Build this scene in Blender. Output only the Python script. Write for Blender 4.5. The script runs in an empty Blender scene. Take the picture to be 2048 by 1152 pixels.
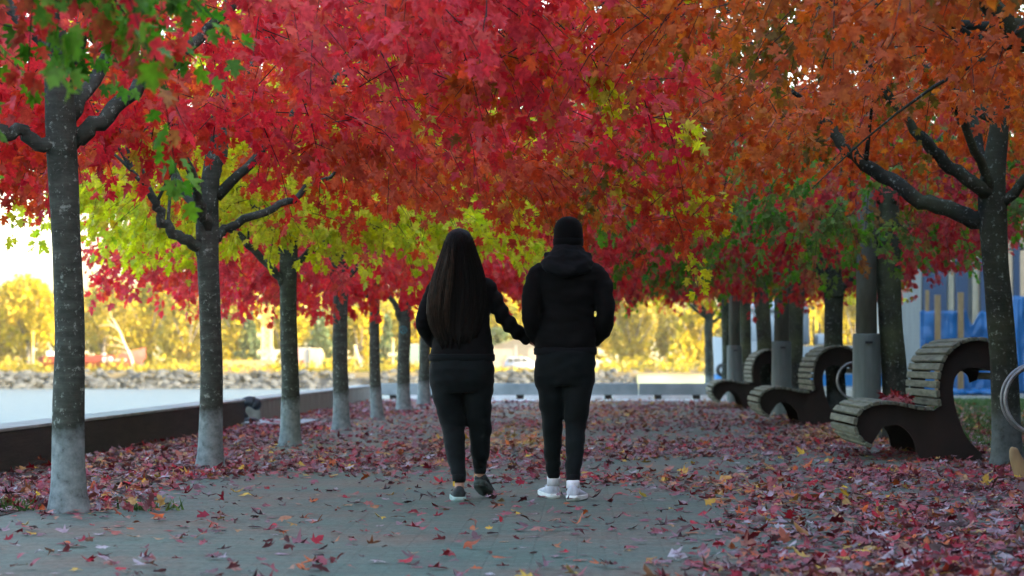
import bpy, bmesh, math, random
import numpy as np
from mathutils import Vector, Matrix, noise as mnoise

R = math.radians
sc = bpy.context.scene
COL = sc.collection
# ------------------------------------------------------------------ camera model (measured from the photograph)
F, H, VX, VY = 5386.0, 0.88, 1155.0, 720.0        # focal length in photo pixels, eye height, vanishing point
def P(px, py, D):
    return Vector(((px - VX) * D / F, D, H - (py - VY) * D / F))
def X(px, D): return (px - VX) * D / F
def Z(py, D): return H - (py - VY) * D / F

# ------------------------------------------------------------------ scene bookkeeping
def tag(o, label=None, cat=None, group=None, kind=None):
    if label: o['label'] = label
    if cat: o['category'] = cat
    if group: o['group'] = group
    if kind: o['kind'] = kind
    return o
def empty(name, loc, label=None, cat=None, group=None, rz=0.0):
    o = bpy.data.objects.new(name, None)
    o.empty_display_size = 0.2
    COL.objects.link(o); o.location = loc; o.rotation_euler = (0, 0, rz)
    return tag(o, label, cat, group)
def link(name, me, mat=None, parent=None, loc=None):
    o = bpy.data.objects.new(name, me); COL.objects.link(o)
    if mat is not None:
        me.materials.clear(); me.materials.append(mat)
    if parent is not None: o.parent = parent
    if loc is not None: o.location = loc
    return o
def copy_tree(o, parent=None):
    c = o.copy(); COL.objects.link(c)
    if parent is not None: c.parent = parent
    for ch in list(o.children): copy_tree(ch, c)
    return c
def bm_mesh(bm, name='m', smooth=False):
    me = bpy.data.meshes.new(name)
    bmesh.ops.recalc_face_normals(bm, faces=bm.faces)
    bm.to_mesh(me); bm.free()
    if smooth:
        me.polygons.foreach_set('use_smooth', [True] * len(me.polygons))
    return me

# ------------------------------------------------------------------ mesh helpers
class MB:
    def __init__(self): self.bm = bmesh.new()
    def box(self, x0, x1, y0, y1, z0, z1, rot=None, org=None, bevel=0.0):
        g = bmesh.ops.create_cube(self.bm, size=1.0)['verts']
        m = Matrix.Translation(((x0+x1)/2, (y0+y1)/2, (z0+z1)/2)) @ Matrix.Diagonal((x1-x0, y1-y0, z1-z0, 1))
        if rot is not None: m = Matrix.Translation(org) @ rot.to_4x4() @ Matrix.Translation(-Vector(org)) @ m
        bmesh.ops.transform(self.bm, matrix=m, verts=g)
        if bevel:
            es = {e for v in g for e in v.link_edges}
            bmesh.ops.bevel(self.bm, geom=list(es), offset=bevel, segments=2, affect='EDGES', profile=0.6)
        return self
    def tube(self, pts, rad, seg=8, cap=True, wob=0.0, seed=0, flat=1.0):
        pts = [Vector(p) for p in pts]
        if not hasattr(rad, '__len__'): rad = [rad] * len(pts)
        n = len(pts); prev = None; rings = []
        for i, p in enumerate(pts):
            t = (pts[min(i+1, n-1)] - pts[max(i-1, 0)]).normalized()
            if prev is None:
                a = Vector((1, 0, 0)) if abs(t.x) < 0.8 else Vector((0, 1, 0))
                u = (a - t * a.dot(t)).normalized()
            else:
                u = (prev - t * prev.dot(t)).normalized()
            prev = u; v = t.cross(u); ring = []
            for k in range(seg):
                a = 2*math.pi*k/seg
                r = rad[i]
                if wob: r *= 1 + wob * mnoise.noise(Vector((math.cos(a)*1.5+seed*7.3, math.sin(a)*1.5, p.z*2.2+seed)))
                ring.append(self.bm.verts.new(p + (u*math.cos(a) + v*math.sin(a)*flat) * r))
            rings.append(ring)
        for i in range(n-1):
            A, B = rings[i], rings[i+1]
            for k in range(seg):
                self.bm.faces.new((A[k], A[(k+1) % seg], B[(k+1) % seg], B[k]))
        if cap:
            self.bm.faces.new(rings[0][::-1]); self.bm.faces.new(rings[-1])
        return self
    def rings(self, rows, seg=20, sup=2.0):
        """horizontal elliptic rings (cx, cy, cz, rx, ry) lofted and capped"""
        rs = []
        for (cx, cy, cz, rx, ry) in rows:
            ring = []
            for k in range(seg):
                a = 2*math.pi*k/seg; c, s = math.cos(a), math.sin(a)
                e = 2.0/sup
                ring.append(self.bm.verts.new((cx + rx*math.copysign(abs(c)**e, c), cy + ry*math.copysign(abs(s)**e, s), cz)))
            rs.append(ring)
        for A, B in zip(rs, rs[1:]):
            for k in range(seg): self.bm.faces.new((A[k], A[(k+1) % seg], B[(k+1) % seg], B[k]))
        self.bm.faces.new(rs[0][::-1]); self.bm.faces.new(rs[-1]); return self
    def prism(self, poly, axis, a, b):
        """extrude 2-D polygon (u, v) between a and b along axis 'x' or 'y' or 'z'"""
        def mk(u, v, w):
            return {'y': (u, w, v), 'x': (w, u, v), 'z': (u, v, w)}[axis]
        A = [self.bm.verts.new(mk(u, v, a)) for u, v in poly]
        B = [self.bm.verts.new(mk(u, v, b)) for u, v in poly]
        n = len(poly)
        self.bm.faces.new(A); self.bm.faces.new(B[::-1])
        for i in range(n): self.bm.faces.new((A[i], B[i], B[(i+1) % n], A[(i+1) % n]))
        return self
    def lathe(self, prof, seg=24, center=(0, 0, 0), axis='z'):
        rs = []
        for r, h in prof:
            ring = []
            for k in range(seg):
                a = 2*math.pi*k/seg
                p = (r*math.cos(a), r*math.sin(a), h) if axis == 'z' else (r*math.cos(a), h, r*math.sin(a))
                ring.append(self.bm.verts.new(Vector(p) + Vector(center)))
            rs.append(ring)
        for A, B in zip(rs, rs[1:]):
            for k in range(seg): self.bm.faces.new((A[k], A[(k+1) % seg], B[(k+1) % seg], B[k]))
        return self, rs
    def ball(self, c, r, sub=2):
        g = bmesh.ops.create_icosphere(self.bm, subdivisions=sub, radius=1.0)['verts']
        if not hasattr(r, '__len__'): r = (r, r, r)
        bmesh.ops.transform(self.bm, matrix=Matrix.Translation(c) @ Matrix.Diagonal((*r, 1)), verts=g)
        return self
    def build(self, name, mat, parent=None, smooth=False, loc=None):
        return link(name, bm_mesh(self.bm, name, smooth), mat, parent, loc)

def smooth_path(pts, n):
    """Catmull-Rom resampling of a polyline"""
    pts = [Vector(p) for p in pts]
    P_ = [pts[0]*2-pts[1]] + pts + [pts[-1]*2-pts[-2]]
    out = []; segs = len(pts)-1
    for i in range(n):
        u = i/(n-1)*segs; k = min(int(u), segs-1); t = u-k
        a, b, c, d = P_[k:k+4]
        out.append(0.5*((2*b) + (c-a)*t + (2*a-5*b+4*c-d)*t*t + (3*b-a-3*c+d)*t**3))
    return out
def lerp_list(vals, n):
    return list(np.interp(np.linspace(0, 1, n), np.linspace(0, 1, len(vals)), vals))

# ------------------------------------------------------------------ materials
def new_mat(name):
    m = bpy.data.materials.new(name); m.use_nodes = True
    nt = m.node_tree; b = nt.nodes['Principled BSDF']
    return m, nt, b
def N(nt, t, **kw):
    n = nt.nodes.new(t)
    for k, v in kw.items():
        if k.startswith('_'): setattr(n, k[1:], v)
        else: n.inputs[k].default_value = v
    return n
def ramp(nt, stops, interp='LINEAR'):
    n = nt.nodes.new('ShaderNodeValToRGB'); cr = n.color_ramp; cr.interpolation = interp
    while len(cr.elements) > 1: cr.elements.remove(cr.elements[0])
    cr.elements[0].position = stops[0][0]; cr.elements[0].color = (*stops[0][1], 1)
    for p, c in stops[1:]:
        e = cr.elements.new(p); e.color = (*c, 1)
    return n
def coords(nt, kind='Object', scale=(1, 1, 1)):
    tc = nt.nodes.new('ShaderNodeTexCoord'); mp = nt.nodes.new('ShaderNodeMapping')
    mp.inputs['Scale'].default_value = scale
    nt.links.new(tc.outputs[kind], mp.inputs['Vector']); return mp.outputs['Vector']
def noise_mat(name, c0, c1, scale=8.0, rough=0.8, bump=0.2, detail=6, stretch=(1, 1, 1), spec=0.3, metallic=0.0, bump_scale=None, c2=None, lo=0.35, hi=0.65):
    m, nt, b = new_mat(name)
    v = coords(nt, 'Object', stretch)
    n = N(nt, 'ShaderNodeTexNoise', Scale=scale, Detail=detail, Roughness=0.6)
    nt.links.new(v, n.inputs['Vector'])
    st = [(lo, c0), (hi, c1)] if c2 is None else [(lo, c0), ((lo+hi)/2, c1), (hi, c2)]
    r = ramp(nt, st); nt.links.new(n.outputs['Fac'], r.inputs['Fac'])
    nt.links.new(r.outputs['Color'], b.inputs['Base Color'])
    b.inputs['Roughness'].default_value = rough; b.inputs['Metallic'].default_value = metallic
    b.inputs['Specular IOR Level'].default_value = spec
    if bump:
        n2 = N(nt, 'ShaderNodeTexNoise', Scale=bump_scale or scale*3, Detail=8, Roughness=0.65)
        nt.links.new(v, n2.inputs['Vector'])
        bp = N(nt, 'ShaderNodeBump', Strength=bump, Distance=0.02)
        nt.links.new(n2.outputs['Fac'], bp.inputs['Height']); nt.links.new(bp.outputs['Normal'], b.inputs['Normal'])
    return m

def leaf_mat(name, stops, stops2=None, trans=0.58, under=(0.30, 0.12, 0.15), under_f=0.28, spec=0.22, rough=0.5, mott=28.0, mixlo=0.55, mixhi=0.7):
    """leaf colour from per-leaf random 'rnd' and per-spray 'cl'; paler leaf undersides"""
    m, nt, b = new_mat(name); L = nt.links
    a = N(nt, 'ShaderNodeAttribute', _attribute_name='rnd')
    r = ramp(nt, stops); L.new(a.outputs['Fac'], r.inputs['Fac']); col = r.outputs['Color']
    if stops2:
        a2 = N(nt, 'ShaderNodeAttribute', _attribute_name='cl')
        r2 = ramp(nt, stops2); L.new(a.outputs['Fac'], r2.inputs['Fac'])
        mr = N(nt, 'ShaderNodeMapRange'); mr.inputs['From Min'].default_value = mixlo; mr.inputs['From Max'].default_value = mixhi
        L.new(a2.outputs['Fac'], mr.inputs['Value'])
        mx = N(nt, 'ShaderNodeMix', _data_type='RGBA'); L.new(mr.outputs['Result'], mx.inputs[0])
        L.new(col, mx.inputs[6]); L.new(r2.outputs['Color'], mx.inputs[7]); col = mx.outputs[2]
    g = N(nt, 'ShaderNodeNewGeometry')
    mu = N(nt, 'ShaderNodeMath', _operation='MULTIPLY'); mu.inputs[1].default_value = under_f
    L.new(g.outputs['Backfacing'], mu.inputs[0])
    mx2 = N(nt, 'ShaderNodeMix', _data_type='RGBA'); L.new(mu.outputs[0], mx2.inputs[0])
    L.new(col, mx2.inputs[6]); mx2.inputs[7].default_value = (*under, 1); col = mx2.outputs[2]
    ov = coords(nt, 'Object'); nn_ = N(nt, 'ShaderNodeTexNoise', Scale=mott, Detail=3, Roughness=0.6); L.new(ov, nn_.inputs['Vector'])
    rr_ = ramp(nt, [(0.32, (0.68, 0.60, 0.60)), (0.68, (1.15, 1.28, 1.15))]); L.new(nn_.outputs['Fac'], rr_.inputs['Fac'])
    mm_ = N(nt, 'ShaderNodeMix', _data_type='RGBA', _blend_type='MULTIPLY'); mm_.inputs[0].default_value = 1; L.new(col, mm_.inputs[6]); L.new(rr_.outputs['Color'], mm_.inputs[7]); col = mm_.outputs[2]
    L.new(col, b.inputs['Base Color']); b.inputs['Roughness'].default_value = rough
    b.inputs['Specular IOR Level'].default_value = spec
    if trans:
        t = N(nt, 'ShaderNodeBsdfTranslucent'); L.new(col, t.inputs['Color'])
        ms = N(nt, 'ShaderNodeMixShader'); ms.inputs[0].default_value = trans
        L.new(b.outputs[0], ms.inputs[1]); L.new(t.outputs[0], ms.inputs[2])
        L.new(ms.outputs[0], nt.nodes['Material Output'].inputs['Surface'])
    return m

M = {}
CRIM = [(0.0, (0.54, 0.016, 0.035)), (0.25, (0.78, 0.024, 0.050)), (0.5, (0.86, 0.045, 0.055)), (0.7, (0.74, 0.055, 0.030)), (0.85, (0.84, 0.120, 0.030)), (1.0, (0.66, 0.09, 0.10))]
REDOR = [(0.0, (0.48, 0.025, 0.022)), (0.3, (0.72, 0.060, 0.022)), (0.6, (0.76, 0.120, 0.020)), (0.85, (0.62, 0.075, 0.030)), (1.0, (0.76, 0.22, 0.02))]
ORNG = [(0.0, (0.50, 0.060, 0.012)), (0.3, (0.70, 0.130, 0.012)), (0.55, (0.64, 0.085, 0.018)), (0.75, (0.74, 0.20, 0.015)), (1.0, (0.40, 0.13, 0.015))]
YELG = [(0.0, (0.50, 0.56, 0.010)), (0.35, (0.82, 0.74, 0.018)), (0.65, (0.72, 0.72, 0.012)), (1.0, (0.32, 0.52, 0.015))]
GRN = [(0.0, (0.035, 0.15, 0.012)), (0.5, (0.09, 0.29, 0.012)), (1.0, (0.22, 0.40, 0.015))]
DEEP = [(0.0, (0.24, 0.012, 0.022)), (0.35, (0.54, 0.020, 0.032)), (0.7, (0.68, 0.040, 0.035)), (1.0, (0.46, 0.10, 0.03))]
M['leaf_crimson'] = leaf_mat('leaf_crimson', CRIM, YELG, mixlo=0.955, mixhi=0.985, under=(0.42, 0.13, 0.17))
M['leaf_redorange'] = leaf_mat('leaf_redorange', REDOR, YELG, mixlo=0.88, mixhi=0.94, under=(0.36, 0.11, 0.09))
M['leaf_orange'] = leaf_mat('leaf_orange', ORNG, [(0.0, (0.12, 0.11, 0.012)), (1.0, (0.24, 0.14, 0.015))], mixlo=0.72, mixhi=0.85, under=(0.32, 0.12, 0.06))
M['leaf_yellow'] = leaf_mat('leaf_yellow', YELG, CRIM, mixlo=0.86, mixhi=0.93, under=(0.45, 0.42, 0.10))
M['leaf_green'] = leaf_mat('leaf_green', GRN, CRIM, mixlo=0.55, mixhi=0.62, under=(0.14, 0.20, 0.08))
M['leaf_redgreen'] = leaf_mat('leaf_redgreen', DEEP, GRN, mixlo=0.50, mixhi=0.60, under=(0.30, 0.10, 0.12))
M['leaf_deepred'] = leaf_mat('leaf_deepred', DEEP, GRN, mixlo=0.84, mixhi=0.9, under=(0.34, 0.11, 0.13))
M['leaf_mixed'] = leaf_mat('leaf_mixed', YELG, REDOR, mixlo=0.5, mixhi=0.6, under=(0.40, 0.30, 0.08))
LIT = [(0.0, (0.06, 0.008, 0.012)), (0.18, (0.24, 0.008, 0.022)), (0.34, (0.42, 0.015, 0.03)), (0.46, (0.16, 0.012, 0.03)),
       (0.56, (0.30, 0.22, 0.28)), (0.62, (0.38, 0.33, 0.38)), (0.67, (0.12, 0.05, 0.06)), (0.74, (0.05, 0.022, 0.022)), (0.82, (0.46, 0.09, 0.02)), (0.93, (0.30, 0.13, 0.07)), (1.0, (0.56, 0.36, 0.03))]  # pale lavender stops paint a glancing sheen as well as mauve leaves
LIT2 = [(0.0, (0.34, 0.04, 0.015)), (0.4, (0.50, 0.15, 0.03)), (0.7, (0.50, 0.32, 0.05)), (1.0, (0.28, 0.17, 0.06))]
M['litter'] = leaf_mat('litter', LIT, LIT2, trans=0.08, mixlo=0.80, mixhi=0.95, under=(0.24, 0.14, 0.17), under_f=0.45, rough=0.5, spec=0.16)

# far foliage
FAR_Y = [(0.0, (0.28, 0.20, 0.002)), (0.4, (0.40, 0.30, 0.0015)), (0.75, (0.45, 0.34, 0.002)), (1.0, (0.26, 0.25, 0.01))]
FAR_P = [(0.0, (0.16, 0.135, 0.03)), (0.5, (0.32, 0.23, 0.012)), (1.0, (0.19, 0.18, 0.04))]
FAR_G = [(0.0, (0.025, 0.045, 0.03)), (0.5, (0.04, 0.07, 0.035)), (1.0, (0.07, 0.095, 0.03))]
M['far_yellow'] = leaf_mat('far_yellow', FAR_Y, FAR_P, trans=0.55, mott=0.6, mixlo=0.7, mixhi=0.9, under=(0.20, 0.15, 0.015), under_f=0.3)
M['far_pale'] = leaf_mat('far_pale', FAR_P, FAR_Y, trans=0.55, mott=0.6, mixlo=0.6, mixhi=0.9, under=(0.20, 0.15, 0.015), under_f=0.3)
M['far_green'] = leaf_mat('far_green', FAR_G, FAR_P, trans=0.3, mott=0.6, mixlo=0.8, mixhi=0.95, under=(0.10, 0.14, 0.06), under_f=0.3)

def bark_mat(name, dark=1.0, wash=True, green=0.0, wb=1.0):
    m, nt, b = new_mat(name); L = nt.links
    v = coords(nt, 'Object')
    vs = coords(nt, 'Object', (5, 5, 30))                     # fine horizontal banding of young bark
    n1 = N(nt, 'ShaderNodeTexNoise', Scale=1.0, Detail=8, Roughness=0.65); L.new(vs, n1.inputs['Vector'])
    n2 = N(nt, 'ShaderNodeTexNoise', Scale=3.2, Detail=7, Roughness=0.7); L.new(v, n2.inputs['Vector'])
    d = dark
    r1 = ramp(nt, [(0.3, (0.028*d, 0.032*d, 0.027*d)), (0.55, (0.046*d, 0.052*d, 0.045*d)), (0.78, (0.074*d, 0.083*d, 0.074*d))])
    L.new(n1.outputs['Fac'], r1.inputs['Fac'])
    r2 = ramp(nt, [(0.35, (0.45, 0.5, 0.42)), (0.65, (1.45, 1.45, 1.4))]); L.new(n2.outputs['Fac'], r2.inputs['Fac'])
    mu = N(nt, 'ShaderNodeMix', _data_type='RGBA', _blend_type='MULTIPLY'); mu.inputs[0].default_value = 1
    L.new(r1.outputs['Color'], mu.inputs[6]); L.new(r2.outputs['Color'], mu.inputs[7]); col = mu.outputs[2]
    # lichen flecks
    vo = N(nt, 'ShaderNodeTexNoise', Scale=26, Detail=4, Roughness=0.7); L.new(v, vo.inputs['Vector'])
    rl = ramp(nt, [(0.58, (0, 0, 0)), (0.68, (1, 1, 1))]); L.new(vo.outputs['Fac'], rl.inputs['Fac'])
    mfl = N(nt, 'ShaderNodeMath', _operation='MULTIPLY'); mfl.inputs[1].default_value = 0.65; L.new(rl.outputs['Color'], mfl.inputs[0])
    ml = N(nt, 'ShaderNodeMix', _data_type='RGBA'); L.new(mfl.outputs[0], ml.inputs[0]); L.new(col, ml.inputs[6])
    ml.inputs[7].default_value = (0.28, 0.32, 0.28, 1); col = ml.outputs[2]
    if green:
        ng = N(nt, 'ShaderNodeTexNoise', Scale=2.0, Detail=5); L.new(v, ng.inputs['Vector'])
        rg = ramp(nt, [(0.42, (0, 0, 0)), (0.65, (1, 1, 1))]); L.new(ng.outputs['Fac'], rg.inputs['Fac'])
        mg = N(nt, 'ShaderNodeMath', _operation='MULTIPLY'); mg.inputs[1].default_value = green; L.new(rg.outputs['Color'], mg.inputs[0])
        mm = N(nt, 'ShaderNodeMix', _data_type='RGBA'); L.new(mg.outputs[0], mm.inputs[0]); L.new(col, mm.inputs[6])
        mm.inputs[7].default_value = (0.10, 0.12, 0.05, 1); col = mm.outputs[2]
    if wash:                                                   # weathered white wash on the lowest 45 cm
        sx = N(nt, 'ShaderNodeSeparateXYZ'); L.new(v, sx.inputs[0])
        nz = N(nt, 'ShaderNodeTexNoise', Scale=9, Detail=5); L.new(v, nz.inputs['Vector'])
        ma = N(nt, 'ShaderNodeMath', _operation='MULTIPLY_ADD'); L.new(nz.outputs['Fac'], ma.inputs[0]); ma.inputs[1].default_value = 0.30; L.new(sx.outputs['Z'], ma.inputs[2])
        mr = N(nt, 'ShaderNodeMapRange'); mr.inputs['From Min'].default_value = 0.54; mr.inputs['From Max'].default_value = 0.65
        mr.inputs['To Min'].default_value = 1; mr.inputs['To Max'].default_value = 0; L.new(ma.outputs[0], mr.inputs['Value'])
        nw = N(nt, 'ShaderNodeTexNoise', Scale=14, Detail=7, Roughness=0.7); L.new(v, nw.inputs['Vector'])
        rw = ramp(nt, [(0.32, (0.034*wb, 0.041*wb, 0.040*wb)), (0.42, (0.12*wb, 0.145*wb, 0.142*wb)), (0.68, (0.22*wb, 0.26*wb, 0.255*wb))]); L.new(nw.outputs['Fac'], rw.inputs['Fac'])
        mw = N(nt, 'ShaderNodeMix', _data_type='RGBA'); L.new(mr.outputs['Result'], mw.inputs[0]); L.new(col, mw.inputs[6]); L.new(rw.outputs['Color'], mw.inputs[7]); col = mw.outputs[2]
    L.new(col, b.inputs['Base Color']); b.inputs['Roughness'].default_value = 0.9; b.inputs['Specular IOR Level'].default_value = 0.15
    bp = N(nt, 'ShaderNodeBump', Strength=0.4, Distance=0.010); L.new(n1.outputs['Fac'], bp.inputs['Height']); L.new(bp.outputs['Normal'], b.inputs['Normal'])
    return m
M['bark'] = bark_mat('bark'); M['bark_dark'] = bark_mat('bark_dark', 0.50, True, 0.25, 0.45); M['bark_green'] = bark_mat('bark_green', 0.65, True, 0.6, 0.4)
M['twig'] = noise_mat('twig', (0.012, 0.010, 0.009), (0.035, 0.03, 0.026), 20, 0.9, 0)
M['far_bark'] = noise_mat('far_bark', (0.05, 0.045, 0.04), (0.10, 0.09, 0.08), 2, 0.9, 0)
M['far_bark_pale'] = noise_mat('far_bark_pale', (0.36, 0.26, 0.16), (0.48, 0.36, 0.24), 2, 0.9, 0)

# ------------------------------------------------------------------ leaves (numpy)
def leaf_template(lod):
    if lod == 0:
        half = [(0.13, -0.05), (0.40, 0.02), (0.33, 0.17), (0.25, 0.25), (0.46, 0.36), (0.62, 0.60), (0.40, 0.55), (0.20, 0.50), (0.27, 0.74), (0.12, 0.78)]
    elif lod == 1:
        half = [(0.38, 0.02), (0.25, 0.25), (0.60, 0.58), (0.20, 0.50), (0.24, 0.76)]
    else:
        half = [(0.42, 0.10), (0.52, 0.58)]
    pts = [(0, 0)] + half + [(0, 1.0)] + [(-x, y) for x, y in half[::-1]]
    pts = np.array(pts + [(0, 0.40)], dtype=np.float32)
    n = len(pts)-1
    tri = np.array([(n, i, (i+1) % n) for i in range(n)], dtype=np.int32)
    return pts, tri

def leaves_mesh(name, pos, tip, nrm, size, rnd, cl, lod, rng, curl=0.35, fold=0.15):
    pts, tri = leaf_template(lod); n = len(pos); V = len(pts)
    tip = tip/np.linalg.norm(tip, axis=1, keepdims=True)
    nrm = nrm - tip*(nrm*tip).sum(1, keepdims=True); nrm /= np.linalg.norm(nrm, axis=1, keepdims=True)+1e-9
    b = np.cross(nrm, tip)
    k1 = rng.normal(0, curl, n)[:, None]; k2 = rng.normal(-fold, curl, n)[:, None]; tw = rng.normal(0, curl*0.6, n)[:, None]
    px, py = pts[:, 0][None], pts[:, 1][None]
    z = k1*(px**2)*1.6 + k2*(py-0.2)**2*0.8 + tw*px*py
    asp = rng.uniform(0.8, 1.08, n)[:, None]
    co = pos[:, None] + size[:, None, None]*((px*asp)[..., None]*b[:, None] + np.broadcast_to(py, z.shape)[..., None]*tip[:, None] + z[..., None]*nrm[:, None])
    co = co.reshape(-1, 3).astype(np.float32)
    idx = (np.arange(n, dtype=np.int32)[:, None, None]*V + tri[None]).reshape(-1)
    T = len(tri)
    me = bpy.data.meshes.new(name)
    me.vertices.add(len(co)); me.vertices.foreach_set('co', co.ravel())
    me.loops.add(len(idx)); me.loops.foreach_set('vertex_index', idx)
    me.polygons.add(n*T); me.polygons.foreach_set('loop_start', np.arange(0, n*T*3, 3, dtype=np.int32))
    me.update(calc_edges=True)
    for an, arr in (('rnd', rnd), ('cl', cl)):
        at = me.attributes.new(an, 'FLOAT', 'FACE'); at.data.foreach_set('value', np.repeat(arr.astype(np.float32), T))
    return me

def rand_unit(rng, n):
    v = rng.normal(size=(n, 3)); return v/np.linalg.norm(v, axis=1, keepdims=True)

def twig_tubes(mb_pts, r0, r1, name):
    """many three-sided twigs in one mesh: mb_pts (n, k, 3)"""
    A = np.asarray(mb_pts, dtype=np.float32); n, k, _ = A.shape
    d = A[:, -1]-A[:, 0]; d /= np.linalg.norm(d, axis=1, keepdims=True)+1e-9
    up = np.tile(np.array([[0.3, 0.2, 1.0]]), (n, 1)); u = np.cross(d, up); u /= np.linalg.norm(u, axis=1, keepdims=True)+1e-9
    v = np.cross(d, u)
    rad = np.linspace(r0, r1, k)[None, :, None]
    rings = [A + rad*(math.cos(a)*u + math.sin(a)*v)[:, None] for a in (0, 2.094, 4.189)]
    co = np.stack(rings, 2).reshape(-1, 3).astype(np.float32)
    quads = []
    for i in range(k-1):
        for j in range(3):
            quads.append((i*3+j, i*3+(j+1) % 3, (i+1)*3+(j+1) % 3, (i+1)*3+j))
    q = np.array(quads, dtype=np.int32)
    idx = (np.arange(n, dtype=np.int32)[:, None, None]*(k*3) + q[None]).reshape(-1)
    me = bpy.data.meshes.new(name)
    me.vertices.add(len(co)); me.vertices.foreach_set('co', co.ravel())
    me.loops.add(len(idx)); me.loops.foreach_set('vertex_index', idx)
    me.polygons.add(n*len(q)); me.polygons.foreach_set('loop_start', np.arange(0, n*len(q)*4, 4, dtype=np.int32))
    me.update(calc_edges=True)
    return me

# ------------------------------------------------------------------ maple trees of the avenue
def crown_data(seed, nspray, lod, Rc=3.4, zlow=2.15, ztop=5.3, droop=0.35, leaf=0.13, bias=1.9, per=15, lift=0.35, off=0.0, tilt=0.0, thin=None):
    rng = np.random.default_rng(seed)
    a = rng.uniform(0, 2*math.pi, nspray); rr = Rc*np.sqrt(rng.uniform(0.01, 1, nspray))
    lump = 1 + 0.12*np.sin(3*a+seed) + 0.08*np.sin(5*a+2*seed)
    rr = rr*lump
    fl = zlow - droop*(rr/Rc)**2 + 0.16*np.sin(2.3*a+seed*1.7) + 0.12*np.sin(rr*3+seed) + lift*np.exp(-(rr/1.1)**2) + abs(tilt)*np.clip(np.sign(tilt)*rr*np.cos(a)/Rc, 0, 1)
    tp = fl + 0.25 + (ztop-fl-0.25)*np.sqrt(np.clip(1-(rr/(Rc*1.18))**2, 0.02, 1))
    z = fl + (tp-fl)*rng.uniform(0, 1, nspray)**bias
    x = rr*np.cos(a)+off; y = rr*np.sin(a)
    if thin:
        cut = (y < 0.15) & (x > thin[0]) & (x < thin[1]) & (z < thin[2]) & (rng.uniform(0, 1, nspray) < thin[3])
        x, y, z, a, rr = x[~cut], y[~cut], z[~cut], a[~cut], rr[~cut]; nspray = len(x)
    start = np.stack([x, y, z], 1)
    outw = np.stack([np.cos(a), np.sin(a), np.zeros(nspray)], 1)
    d = outw*0.8 + rand_unit(rng, nspray)*0.7 + np.array([0, 0, -0.15]); d /= np.linalg.norm(d, axis=1, keepdims=True)
    L = rng.uniform(0.28, 0.6, nspray)[:, None]
    mid = start + d*L*0.55; end = mid + (d+np.array([0, 0, -0.55]))*L*0.45
    tw = np.stack([start, mid, end], 1)
    # leaves along each twig
    t = rng.uniform(0.05, 1.05, (nspray, per))
    base = np.where(t[..., None] < 0.5, start[:, None]+(mid-start)[:, None]*(t[..., None]*2), mid[:, None]+(end-mid)[:, None]*(t[..., None]*2-1))
    n = nspray*per
    base = base.reshape(-1, 3)
    dd = np.repeat(d, per, 0)
    side = rand_unit(rng, n)
    tip = dd*0.45 + side*0.65 + np.array([0, 0, -0.62])
    pos = base + side*0.05 + np.array([0, 0, -0.02])
    nrm = rand_unit(rng, n)*0.8 + np.repeat(outw, per, 0)*0.35 + np.array([0, 0, 0.35])
    size = leaf*np.clip(rng.normal(1, 0.2, n), 0.5, 1.5)
    rnd = np.clip(np.repeat(rng.uniform(0, 1, nspray), per)*0.45 + rng.uniform(0, 1, n)*0.55, 0, 1)
    # spatially coherent colour value
    sp = np.array([mnoise.noise(Vector(p)*0.9 + Vector((seed*3.1, 0, 0))) for p in start])
    cl = np.clip(0.5 + 0.75*sp + rng.normal(0, 0.12, nspray), 0, 1)
    me = leaves_mesh('crown', pos, tip, nrm, size, rnd, np.repeat(cl, per), lod, rng, curl=0.3)
    return me, twig_tubes(tw, 0.0045, 0.0018, 'twigs')

def limb_tubes(mb, rng, limbs, zlow, Rc, seg=7, sub=True):
    for pts, r0, r1 in limbs:
        pts = [Vector(p) for p in pts]; td = (pts[-1]-pts[-2]).normalized(); r2 = min(0.006, r1*0.5)
        pts += [pts[-1]+td*0.55+Vector((0, 0, 0.12)), pts[-1]+td*1.05+Vector((0, 0, 0.30))]
        k = max(8, len(pts)*4)
        path = smooth_path(pts, k)
        for i in range(1, k-1):
            path[i] += Vector(rng.normal(0, 0.012, 3))
        mb.tube(path, lerp_list([r0*1.35, r0*1.05, r0*0.95, r0*0.85, (r0+r1)/2, r1, r1*0.7, r2], k), seg)
        if not sub: continue
        for _ in range(rng.integers(4, 8)):
            i = int(rng.integers(k//3, k)); p = path[min(i, k-1)]
            d = (path[min(i+1, k-1)] - path[max(i-1, 0)]).normalized()
            rv = Vector(rand_unit(rng, 1)[0]); rv.z *= 0.5
            dr = (d*0.8 + rv*0.9 + Vector((0, 0, 0.15))).normalized()
            Ln = rng.uniform(0.5, 1.4)
            q = [p, p+dr*Ln*0.4+Vector((0, 0, 0.05)), p+dr*Ln*0.75, p+dr*Ln+Vector((0, 0, -0.08))]
            mb.tube(smooth_path(q, 7), lerp_list([r1*0.9+0.004, 0.007, 0.003], 7), 5, cap=False)

def default_limbs(rng, zf, n, Rc, ztop, first=0.0):
    out = []
    for i in range(n):
        a = first + 2*math.pi*i/n + rng.uniform(-0.35, 0.35); z0 = zf + rng.uniform(-0.1, 0.5)
        e = rng.uniform(0.65, 0.95)*Rc; rise = rng.uniform(0.6, 1.6)
        c, s = math.cos(a), math.sin(a)
        out.append(([(0.05*c, 0.05*s, z0-0.08), (0.35*c, 0.35*s, z0+0.22), (0.45*e*c, 0.45*e*s, z0+0.3+rise*0.45), (e*c, e*s, z0+rise)],
                    rng.uniform(0.03, 0.042), 0.010))
    return out

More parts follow.
